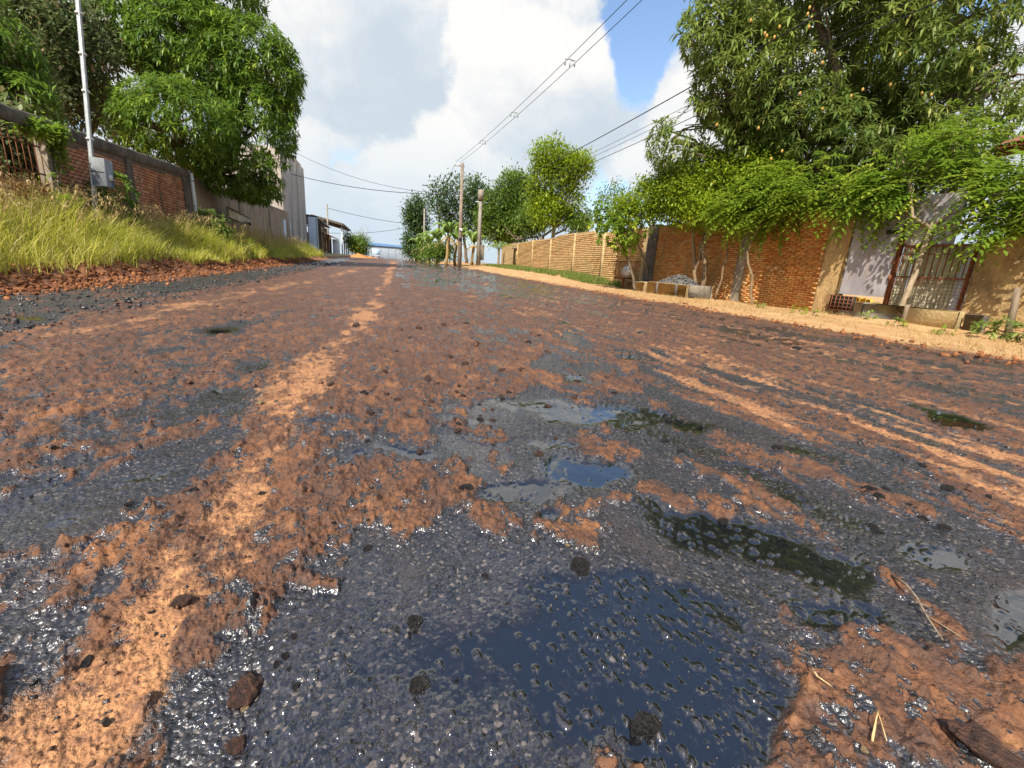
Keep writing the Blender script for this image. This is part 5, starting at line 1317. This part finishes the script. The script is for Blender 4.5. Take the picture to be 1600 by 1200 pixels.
def build_weeds():
    def weed(name, lab, x, y, r, h, n, L, mat, grp=None, k=8):
        z = gz(x, y)
        B = [(np.array([x, y, z + h * .55]), np.array([r, r, h * .5])), (np.array([x + r * .4, y - r * .3, z + h * .4]), np.array([r * .7, r * .7, h * .4]))]
        P, A = crown_points(B, n, .25, int(abs(x * 97 + y * 31)) % 500, .25)
        make_tree(name, lab, (x, y, z - .05), B, whorls(P, A, k, L, L * .42, .5, 1.1, 77, .15), mat, M_BARK_P, r=.018, fork=.3, twigs=8, cat='plant', group=grp, sides=5)
    c = at_x(325, 345, -6.6); weed('broadleaf_weed', 'dark broad leaved weed growing in the grass below the brown plaster wall', -6.6, c[1], .75, 1.7, 90, .34, M_MANGO2)
    c = at_x(172, 310, -7.3); weed('broadleaf_weed', 'dark bushy weed against the red brick wall behind the meter post', -7.25, c[1], .6, 2.0, 150, .2, M_MANGO)
    c = at_x(92, 300, -7.4); weed('broadleaf_weed', 'straggly green weed at the foot of the concrete pillar by the bars', -7.35, c[1], .35, 1.7, 50, .16, M_BRIGHT)
    for k in range(16):
        y = 7.5 + 20 * ((k * .618) % 1); x = -5.7 - 1.5 * ((k * .377) % 1)
        weed('grass_weed', 'leafy broad weed growing up through the tall yellow grass', x, y, .28, .75, 26, .17, (M_BRIGHT, M_FARLEAF, M_MANGO2)[k % 3], 'weeds among the tall grass', 7)
    for x, y in ((9.4, 8.35), (9.35, 6.2), (9.25, 5.35), (9.5, 9.6), (9.75, 7.05), (9.3, 7.9)):
        weed('verge_weed', 'tiny bright green weed sprouting from the sandy verge by the gates', x, y, .14, .16, 9, .08, M_BRIGHT, 'small weeds on the sandy verge', 6)
    for x, y, lab in ((9.75, 4.7, 'dark leafy weed patch in the shade of the wooden post stub'), (9.6, 3.9, 'green weed patch in front of the fallen plank')):
        weed('verge_weed', lab, x, y, .5, .3, 60, .12, M_MANGO2)
    # creeper over the wall pillar
    B = [blob(75, 205, 24, 10, 14.6, .4), blob(90, 235, 7, 26, 14.7, .8), blob(50, 200, 22, 6, 14.0, .4), blob(82, 290, 6, 20, 14.7, .8)]
    P, A = crown_points(B, 260, .3, 97, .28)
    make_tree('creeper', 'green creeper draped over the coping and pillar of the barred opening', (-7.5, 14.6, gz(-7.5, 14.6)), B, puffs(P, A, 7, .13, .08, .08, 98, .2), M_BRIGHT, M_BARK_P, r=.02, fork=.7, twigs=20, cat='creeper')
    B = [(at_x(px, py, -9.4), np.array([.45, .9, .75])) for px, py in ((0, 215), (25, 245), (55, 225), (10, 280), (60, 275))]
    P, A = crown_points(B, 420, .1, 117, .2)
    make_tree('shrub', 'leafy yard shrub seen through the iron bars of the brick wall', (-9.2, 14.8, gz(-9, 14.8)), B, puffs(P, A, 10, .26, .13, .25, 118, .25), M_OLIVELEAF, r=.05, fork=.5, twigs=20, cat='shrub')
build_weeds()

# ------------------------------------------------------------------ poles, lamps and wires
def catenary(a, b, sag, n=24):
    t = np.linspace(0, 1, n)[:, None]; a, b = np.asarray(a, float), np.asarray(b, float)
    return a + (b - a) * t - np.array([0, 0, 1]) * sag * 4 * t * (1 - t)
def wire(a, b, sag, r, lab, grp=None, mat=None):
    bm = MB(); bm.tube(catenary(a, b, sag), r, 5, cap=False); o = bm.obj('power_line', mat or M_BLACK, loc=a); tag(o, lab, 'wire', grp); return o
def build_poles():
    def pole(name, x, y, h, r0, r1, lab, mat=M_POLE, square=False):
        z = gz(x, y); t = thing(name, (x, y, z - .2), lab, 'utility pole')
        b = MB(); b.tube([(x, y, z - .25), (x, y, z + h * .5), (x + .02, y, z + h)], [r0, (r0 + r1) / 2, r1], 4 if square else 12); b.obj('shaft', mat, t, not square)
        return t, z
    # nearest timber-brown pole
    x1, y1, H1 = 6.72, 41.0, 8.55
    t, z = pole('utility_pole', x1, y1, H1, .19, .12, 'brown round utility pole at the roadside in front of the banana plants', simple_mat('brown_pole', (0.20, 0.155, 0.115), (0.29, 0.235, 0.18), 3, dirt=(.12, .09, .07), dirt_amt=.5))
    zt = z + H1
    b = MB(); b.box((x1 - .25, y1, zt - .25), (.9, .08, .08)); arm = b.obj('crossarm', M_STEEL, t)
    for dx in (-.6, -.25): 
        q = MB(); q.tube([(x1 + dx, y1, zt - .2), (x1 + dx, y1, zt - .02)], [.05, .03], 7); q.obj('insulator', M_WHITE, arm)
    b = MB(); b.tube([(x1 - .18, y1 - .05, zt - 1.0), (x1 - .55, y1, zt - 1.05)], .03, 5); b.obj('bracket', M_STEEL, t)
    for zz in (3.2, 2.4):
        b = MB(); b.box((x1, y1 - .18, z + zz), (.26, .1, .22), bev=.01); b.obj('box', M_WHITE if zz > 3 else M_BLACK, t)
    # short square concrete pole
    x2, y2, H2 = 9.65, 47.0, 7.0
    t2, z2 = pole('utility_pole', x2, y2, H2, .24, .17, 'pale square concrete pole with a transformer cap by the end of the tan wall', M_POLE, True)
    b = MB(); b.tube([(x2, y2, z2 + H2 - .7), (x2, y2, z2 + H2 + .25)], .3, 10); b.obj('cap', M_CONC, t2)
    b = MB(); b.box((x2 + .1, y2, z2 + H2 - .9), (1.3, .1, .1)); b.obj('crossarm', M_STEEL, t2)
    b = MB(); b.box((x2 + .32, y2 - .1, z2 + 1.3), (.42, .2, 1.5), bev=.02); b.obj('meter_box', M_CONC, t2)
    # farther poles
    c3 = at_y(687, 300, 62); t3, z3 = pole('utility_pole', c3[0], 62, 9.0, .18, .12, 'utility pole with a street lamp arm half hidden by the spreading tree')
    a = np.array([c3[0], 62, z3 + 8.5]); e = at_y(668, 290, 62)
    b = MB(); b.tube([a, (a + e) / 2 + [0, 0, .25], e], .04, 6); arm = b.obj('lamp_arm', M_STEEL, t3)
    b = MB(); b.box((e[0] - .3, 62, e[2]), (.7, .26, .12), bev=.03); b.obj('lamp_head', M_STEEL, arm)
    c4 = at_y(663, 322, 76); t4, z4 = pole('utility_pole', c4[0], 76, c4[2] - gz(c4[0], 76), .16, .11, 'thin grey pole rising among the far banana plants')
    c5 = at_y(643, 368, 96); t5, z5 = pole('lamp_post', c5[0], 96, 4.6, .09, .06, 'thin lamp post with a white globe beside the dark low tree')
    th, ph = np.meshgrid(np.linspace(0, 2 * pi, 12), np.linspace(0, pi, 8), indexing='ij')
    P = np.stack([c5[0] - .25 + .3 * np.cos(th) * np.sin(ph), 96 + .3 * np.sin(th) * np.sin(ph), z5 + 4.3 + .3 * np.cos(ph)], -1)
    b = MB(); b.grid(P); b.obj('globe', M_WHITE, t5, True)
    c6 = at_y(512, 325, 75); t6, z6 = pole('utility_pole', c6[0] - .1, 75, 7.0, .13, .1, 'slim pole standing behind the carport on the left side of the road')
    b = MB(); b.box((c6[0], 75, z6 + 6.4), (.7, .08, .08)); b.obj('crossarm', M_STEEL, t6)
    # pole behind the camera that carries the near spans
    x0, y0 = 7.5, -4.0
    t0, z0 = pole('utility_pole', x0, y0, 8.6, .19, .12, 'utility pole on the right verge that carries the near span of wires')
    xb, yb = 9.7, -3.0
    tb, zb = pole('utility_pole', xb, yb, 7.3, .24, .17, 'square concrete pole on the right verge that carries the low cables', M_POLE, True)
    # main pair with spacers
    A = [np.array([x1 + dx, y1, zt - .02]) for dx in (-.6, -.25)]; Bp = [np.array([x0 + dx, y0, z0 + 8.55]) for dx in (-.35, .05)]
    w = [catenary(a, b, .55, 40) for a, b in zip(A, Bp)]
    for k in range(2): wire(A[k], Bp[k], .55, .0105, 'long black wire of the spaced pair from the brown utility pole', 'spaced pair of wires')
    for f in (8, 14, 20, 26, 31):
        p, q = w[0][f], w[1][f]
        b = MB(); b.tube([p + [0, 0, .06], (p + q) / 2 + [0, 0, .1], q + [0, 0, .06]], .022, 5); b.tube([p + [0, 0, .1], p - [0, 0, .12]], .028, 5); b.tube([q + [0, 0, .1], q - [0, 0, .12]], .028, 5); b.tube([(p + q) / 2 + [0, 0, .1], (p + q) / 2 - [0, 0, .15]], .02, 5)
        o = b.obj('wire_spacer', M_STEEL, loc=p); tag(o, 'small grey spacer clamped between the spaced pair of wires', 'spacer', 'spacers on the wire pair')
    # low cables past the mango
    for i, (dz, r, dx, lab) in enumerate(((.30, .010, .5, 'thin uppermost wire passing the mango tree crown'), (0, .018, .0, 'thick black twisted cable passing in front of the mango tree'), (-.35, .008, .3, 'thin wire just below the thick twisted cable'), (-.62, .008, .15, 'second thin wire below the thick twisted cable'), (-.95, .012, .0, 'lowest black cable running past the mango tree'))):
        wire((x2 + dx - .1, y2, z2 + H2 - .4 + dz), (xb + dx - .1, yb, zb + 6.9 + dz), .5, r, lab)
    # spans onward and across the road
    wire((x1 - .6, y1, zt - .1), (c3[0], 62, z3 + 8.7), .3, .016, 'wire running on from the brown pole to the lamp pole')
    wire((x1 - .25, y1, zt - .9), (c3[0], 62, z3 + 7.4), .3, .022, 'thicker cable running on below to the lamp pole')
    wire((x1 - .1, y1, at_y(715, 303, y1)[2]), at_y(455, 272, 50), .5, .026, 'black wire across the road from the brown pole to the panelled building')
    wire((x1 - .1, y1, at_y(715, 303, y1)[2] + .05), at_y(465, 240, 52), .9, .016, 'thin sagging wire across the road reaching high on the panelled building')
    wire((c6[0], 75, z6 + 6.45), (c4[0], 76, z4 + 5.6), .35, .03, 'wire across the road between the slim pole and the thin grey pole')
    wire((c6[0], 75, z6 + 3.0), (c5[0], 96, z5 + 6.6), .5, .03, 'low wire across the road towards the far lamp post')
build_poles()
# ------------------------------------------------------------------ loose things lying on the road
def stone_mesh(name, seed, flat=.65, m=18, n=11, planes=15, rough=.06):
    """broken stone: the hull of a few random planes, worn a little"""
    r = np.random.default_rng(seed)
    th, ph = np.meshgrid(np.linspace(0, 2 * pi, m + 1)[:-1], np.linspace(0, pi, n + 2)[1:-1], indexing='ij')
    d = np.concatenate([np.stack([np.cos(th) * np.sin(ph), np.sin(th) * np.sin(ph), np.cos(ph)], -1).reshape(-1, 3), [[0, 0, 1.0], [0, 0, -1.0]]])
    N = norm(r.normal(size=(planes, 3))); h = r.uniform(.62, 1.0, planes)
    q = d @ N.T
    f = np.min(np.where(q > .08, h / np.maximum(q, .08), 9.0), 1); f = np.minimum(f, 1.25)
    f = f * (1 + rough * 2 * (fbm(d[:, 0] * 4 + seed, d[:, 1] * 4 + d[:, 2] * 5, seed, 3) - .5))
    V = d * f[:, None] * [1, .85, flat]
    Q = [[i * n + j, ((i + 1) % m) * n + j, ((i + 1) % m) * n + j + 1, i * n + j + 1] for i in range(m) for j in range(n - 1)]
    T = [[i * n, m * n, ((i + 1) % m) * n] for i in range(m)] + [[i * n + n - 1, ((i + 1) % m) * n + n - 1, m * n + 1] for i in range(m)]
    return mesh_np(name, V, [Q, T])
def coat_mat(name, c1, c2, rough):
    m, g = new_mat(name)
    co = g.n('ShaderNodeTexCoord').outputs['Object']; n = g.noise(co, 3.5, 5, .65)
    finish(g, g.mix(g.ramp(n, .35, .7), rgb(c1), rgb(c2)), g.ramp(n, .3, .7, True, rough, rough + .2), n, .12, 1.0, .6); return m
M_TARSTONE = coat_mat('tar_coated_stone', (0.018, 0.016, 0.016), (0.075, 0.062, 0.055), .25)
M_SOILSTONE = coat_mat('soil_clod', (0.06, 0.027, 0.017), (0.19, 0.08, 0.042), .8)
M_PALE = coat_mat('pale_pebble', (0.50, 0.33, 0.14), (0.62, 0.46, 0.24), .7)
def ground_at(px, py):
    p = on_plane(px, py, 0.0)
    for _ in range(4):
        z, _a = road_surface(np.array([p[0]]), np.array([p[1]])); p = on_plane(px, py, float(z[0]))
    return p
def build_debris():
    tars = [stone_mesh('stone', s, .55 + .1 * (s % 3)) for s in range(5)]; soils = [stone_mesh('clod', 20 + s, .6, 22, 13, 26, .3) for s in range(4)]
    for m in tars: m.materials.append(M_TARSTONE)
    for m in soils: m.materials.append(M_SOILSTONE)
    pale = stone_mesh('pebble', 40, .5); pale.materials.append(M_PALE)
    def put(name, me, px, py, rpx, lab, cat, grp=None, sc=(1, 1, 1)):
        p = ground_at(px, py); r = rpx * depth(p) / FPX
        o = obj(name, me, None, None, p + np.array([0, 0, r * .08]), (random.uniform(-.3, .3), random.uniform(-.3, .3), random.uniform(0, 6.28)))
        o.scale = (r * sc[0], r * sc[1], r * sc[2]); tag(o, lab, cat, grp); return o
    put('stone', tars[0], 656, 1070, 19, 'round black tar coated stone sitting in the shallow pool', 'stone', sc=(.9, 1, 1.15))
    put('stone', tars[1], 908, 890, 19, 'angular black stone at the far edge of the largest dark pool', 'stone')
    put('stone', tars[2], 1006, 1135, 29, 'flat black oval stone in the dark blue pool', 'stone', sc=(1.1, 1, .6))
    put('stone', tars[3], 650, 972, 18, 'upright black stone chip left of the dark pool', 'stone', sc=(.9, .7, 1.2))
    put('soil_clod', soils[0], 386, 1080, 32, 'large crumbly brown soil clod on the wet tar', 'clod', sc=(1, 1, .8))
    put('soil_clod', soils[1], 285, 940, 15, 'brown clod in the middle of the dry orange track', 'clod')
    put('soil_clod', soils[2], 370, 1165, 18, 'dark soil clod behind the large crumbly clod', 'clod')
    put('soil_clod', soils[3], 1545, 1175, 46, 'big brown soil lump half buried in the damp red soil', 'clod', sc=(1.3, 1, .55))
    put('pebble', pale, 1350, 1172, 7, 'small pale yellow pebble on the damp red soil', 'pebble')
    put('pebble', pale, 887, 852, 4, 'tiny pale pebble near the brown islet of soil', 'pebble')
    put('pebble', pale, 383, 1107, 7, 'pale orange pebble under the large crumbly clod', 'pebble')
    put('pebble', pale, 405, 630, 6, 'pale flat pebble beside the dry orange track', 'pebble')
    for px, py, r in ((1040, 690, 12), (1060, 705, 11), (1045, 655, 9), (1215, 700, 12), (1130, 815, 12), (1360, 765, 14), (1375, 775, 12), (1415, 788, 12), (1480, 763, 14), (1545, 776, 9), (1362, 822, 14), (1372, 832, 12), (1445, 812, 12), (1475, 825, 12), (1245, 545, 9), (1510, 675, 13), (1445, 730, 12), (1385, 765, 10), (1390, 545, 6), (1420, 600, 8)):
        put('tar_lump', tars[random.randrange(5)], px, py, r * .7, 'black tar lump lying on the streaked right half of the road', 'tar lump', 'tar lumps on the streaked half', (random.uniform(.8, 1.5), 1, random.uniform(.5, .9)))
    for k in range(60):
        px, py = random.gauss(720, 110), random.uniform(500, 720)
        put('soil_clod', soils[k % 4] if k % 5 else tars[k % 5], px, py, random.uniform(3, 9), 'dark crumb of soil on the torn up middle of the road', 'clod', 'soil crumbs in the middle of the road', (1, 1, random.uniform(.6, 1)))
    for k in range(26):
        px, py = random.uniform(60, 800), random.uniform(760, 1150)
        put('stone', tars[k % 5], px, py, random.uniform(4, 10), 'small black stone stuck in the wet tar of the left foreground', 'stone', 'small stones in the wet tar', (1, 1, random.uniform(.5, .9)))
    # twig and straws
    def sprig(name, pts, r, mat, lab, cat, lift=.008):
        P = np.array([ground_at(*q) + [0, 0, lift + dz] for q, dz in pts]); b = MB()
        b.tube(P, r * np.linspace(1, .45, len(P)), 5); return b, P
    b, P = sprig('twig', [((1390, 908), .01), ((1412, 925), .015), ((1428, 950), .02), ((1445, 975), .012), ((1470, 1008), .006)], .0035, M_WOOD, '', '')
    Q = np.array([ground_at(*q) + [0, 0, .008] for q in ((1428, 950), (1450, 968), (1500, 1000))]); b.tube(Q, .0018, 4)
    Q = np.array([ground_at(*q) + [0, 0, .012] for q in ((1425, 945), (1450, 955))]); b.tube(Q, .0016, 4)
    o = b.obj('twig', M_WOOD, loc=P[0]); tag(o, 'thin forked brown twig lying on the wet road', 'twig')
    for pts, lab in (([((1262, 1045), .004), ((1275, 1068), .008), ((1298, 1080), .003)], 'bent pale straw on the damp red soil near the dark pool'), ([((1360, 1165), .002), ((1365, 1130), .02), ((1383, 1165), .002)], 'folded pale straw standing up by the pale yellow pebble')):
        b, P = sprig('straw', pts, .0022, M_PALE, '', ''); o = b.obj('straw_piece', M_PALE, loc=P[0]); tag(o, lab, 'straw')
    # loose grit and crumbs everywhere near the camera
    n = 7000
    px, py = RNG.uniform(-60, 1660, n), 1200 - 730 * RNG.random(n) ** .8
    d = FWD * FPX + RIGHT * (px[:, None] - PW / 2) + UP * (PH / 2 - py[:, None])
    t = -EYE[2] / d[:, 2]; G = EYE + d * t[:, None]
    G = G[(G[:, 0] > -4.4) & (G[:, 0] < 6.8)]
    z, at = road_surface(G[:, 0], G[:, 1])
    for nm, mat, mask, lab in (('tar_grit', M_TARSTONE, (fbm(G[:, 0] * 3, G[:, 1] * 2, 5, 3) > .47) & ((at['tar'] > .4) | (RNG.random(len(z)) < .25)), 'fine black grit strewn over the road'), ('soil_crumbs', M_SOILSTONE, (at['tar'] < .5) & (at['wet'] < .2), 'fine brown soil crumbs strewn over the road')):
        g = G[mask]; zz = z[mask]; m = len(g)
        r = np.linalg.norm(g - EYE, axis=1) / FPX * RNG.gamma(1.6, .75, m).clip(.4, 4.5)
        o6 = np.array([[1, 0, 0], [-.9, .1, 0], [0, .9, .1], [.1, -1, 0], [0, .1, .8], [0, 0, -.6]])
        a = RNG.uniform(0, 6.28, m); c, s = np.cos(a)[:, None], np.sin(a)[:, None]
        o_ = o6[None] * RNG.uniform(.6, 1.3, (m, 6, 1))
        ox = o_[..., 0] * c - o_[..., 1] * s; oy = o_[..., 0] * s + o_[..., 1] * c
        V = np.stack([ox * r[:, None] + g[:, :1], oy * r[:, None] + g[:, 1:2], o_[..., 2] * r[:, None] + (zz + r * .05)[:, None]], -1).reshape(-1, 3)
        k = np.arange(m)[:, None] * 6
        T = np.concatenate([k + [f] for f in ([0, 2, 4], [2, 1, 4], [1, 3, 4], [3, 0, 4], [2, 0, 5], [1, 2, 5], [3, 1, 5], [0, 3, 5])])
        o = obj(nm, mesh_np(nm, V, [T]), mat); tag(o, lab, 'grit', kind='stuff')
build_debris()
def build_heap_clods():
    """clods of scraped soil along the left edge and crumbs along the right one"""
    n = 11000
    Y = 3.0 + 34 * RNG.random(n) ** 1.6; X = -4.95 + RNG.normal(0, .34, n)
    R = np.exp(RNG.normal(-4.15, .62, n)).clip(.005, .045) * (1 + Y / 60)
    n2 = 1400; Y2 = 2.5 + 22 * RNG.random(n2) ** 1.5; X2 = 7.0 + RNG.normal(0, .3, n2); R2 = np.exp(RNG.normal(-4.2, .5, n2)).clip(.006, .05)
    n3 = 5200; Y3 = 3.0 + 30 * RNG.random(n3) ** 1.7; X3 = RNG.uniform(-4.5, -2.7, n3); R3 = np.exp(RNG.normal(-4.75, .5, n3)).clip(.004, .03) * (1 + Y3 / 30)
    for nm, x, y, r, mat, lab in (('strip_gravel', X3, Y3, R3, M_TARSTONE, 'black tarry gravel along the left strip of the road'), ('soil_clods', X, Y, R, M_HEAPCLOD, 'clods of scraped red soil heaped along the left edge of the road'), ('edge_crumbs', X2, Y2, R2, M_HEAPCLOD, 'crumbs of orange soil along the right edge of the road')):
        z, _a = road_surface(x, y); m = len(x)
        th, ph = np.meshgrid(np.linspace(0, 2 * pi, 7)[:-1], np.linspace(0, pi, 5)[1:-1], indexing='ij')
        d = np.concatenate([np.stack([np.cos(th) * np.sin(ph), np.sin(th) * np.sin(ph), np.cos(ph)], -1).reshape(-1, 3), [[0, 0, 1.0], [0, 0, -1.0]]])
        o_ = d[None] * RNG.uniform(.45, 1.35, (m, len(d), 1)) * RNG.uniform(.6, 1.3, (m, 1, 3)) * np.array([1, 1, .7])
        V = (o_ * r[:, None, None] + np.stack([x, y, z + r * .25], 1)[:, None]).reshape(-1, 3)
        k = np.arange(m)[:, None] * len(d)
        F = [[i * 3 + j, ((i + 1) % 6) * 3 + j, ((i + 1) % 6) * 3 + j + 1, i * 3 + j + 1] for i in range(6) for j in range(2)]
        Q = np.concatenate([k + [f] for f in F]); T = np.concatenate([k + [[i * 3, 18, ((i + 1) % 6) * 3]] for i in range(6)] + [k + [[i * 3 + 2, ((i + 1) % 6) * 3 + 2, 19]] for i in range(6)])
        o = obj(nm, mesh_np(nm, V, [Q, T]), mat); tag(o, lab, 'soil', kind='stuff')
M_HEAPCLOD = brick_mat('red_soil_clod', (0.12, 0.046, 0.021), (0.27, 0.105, 0.04), (0.40, 0.175, 0.068), (0.10, 0.04, 0.02), .7)
build_heap_clods()
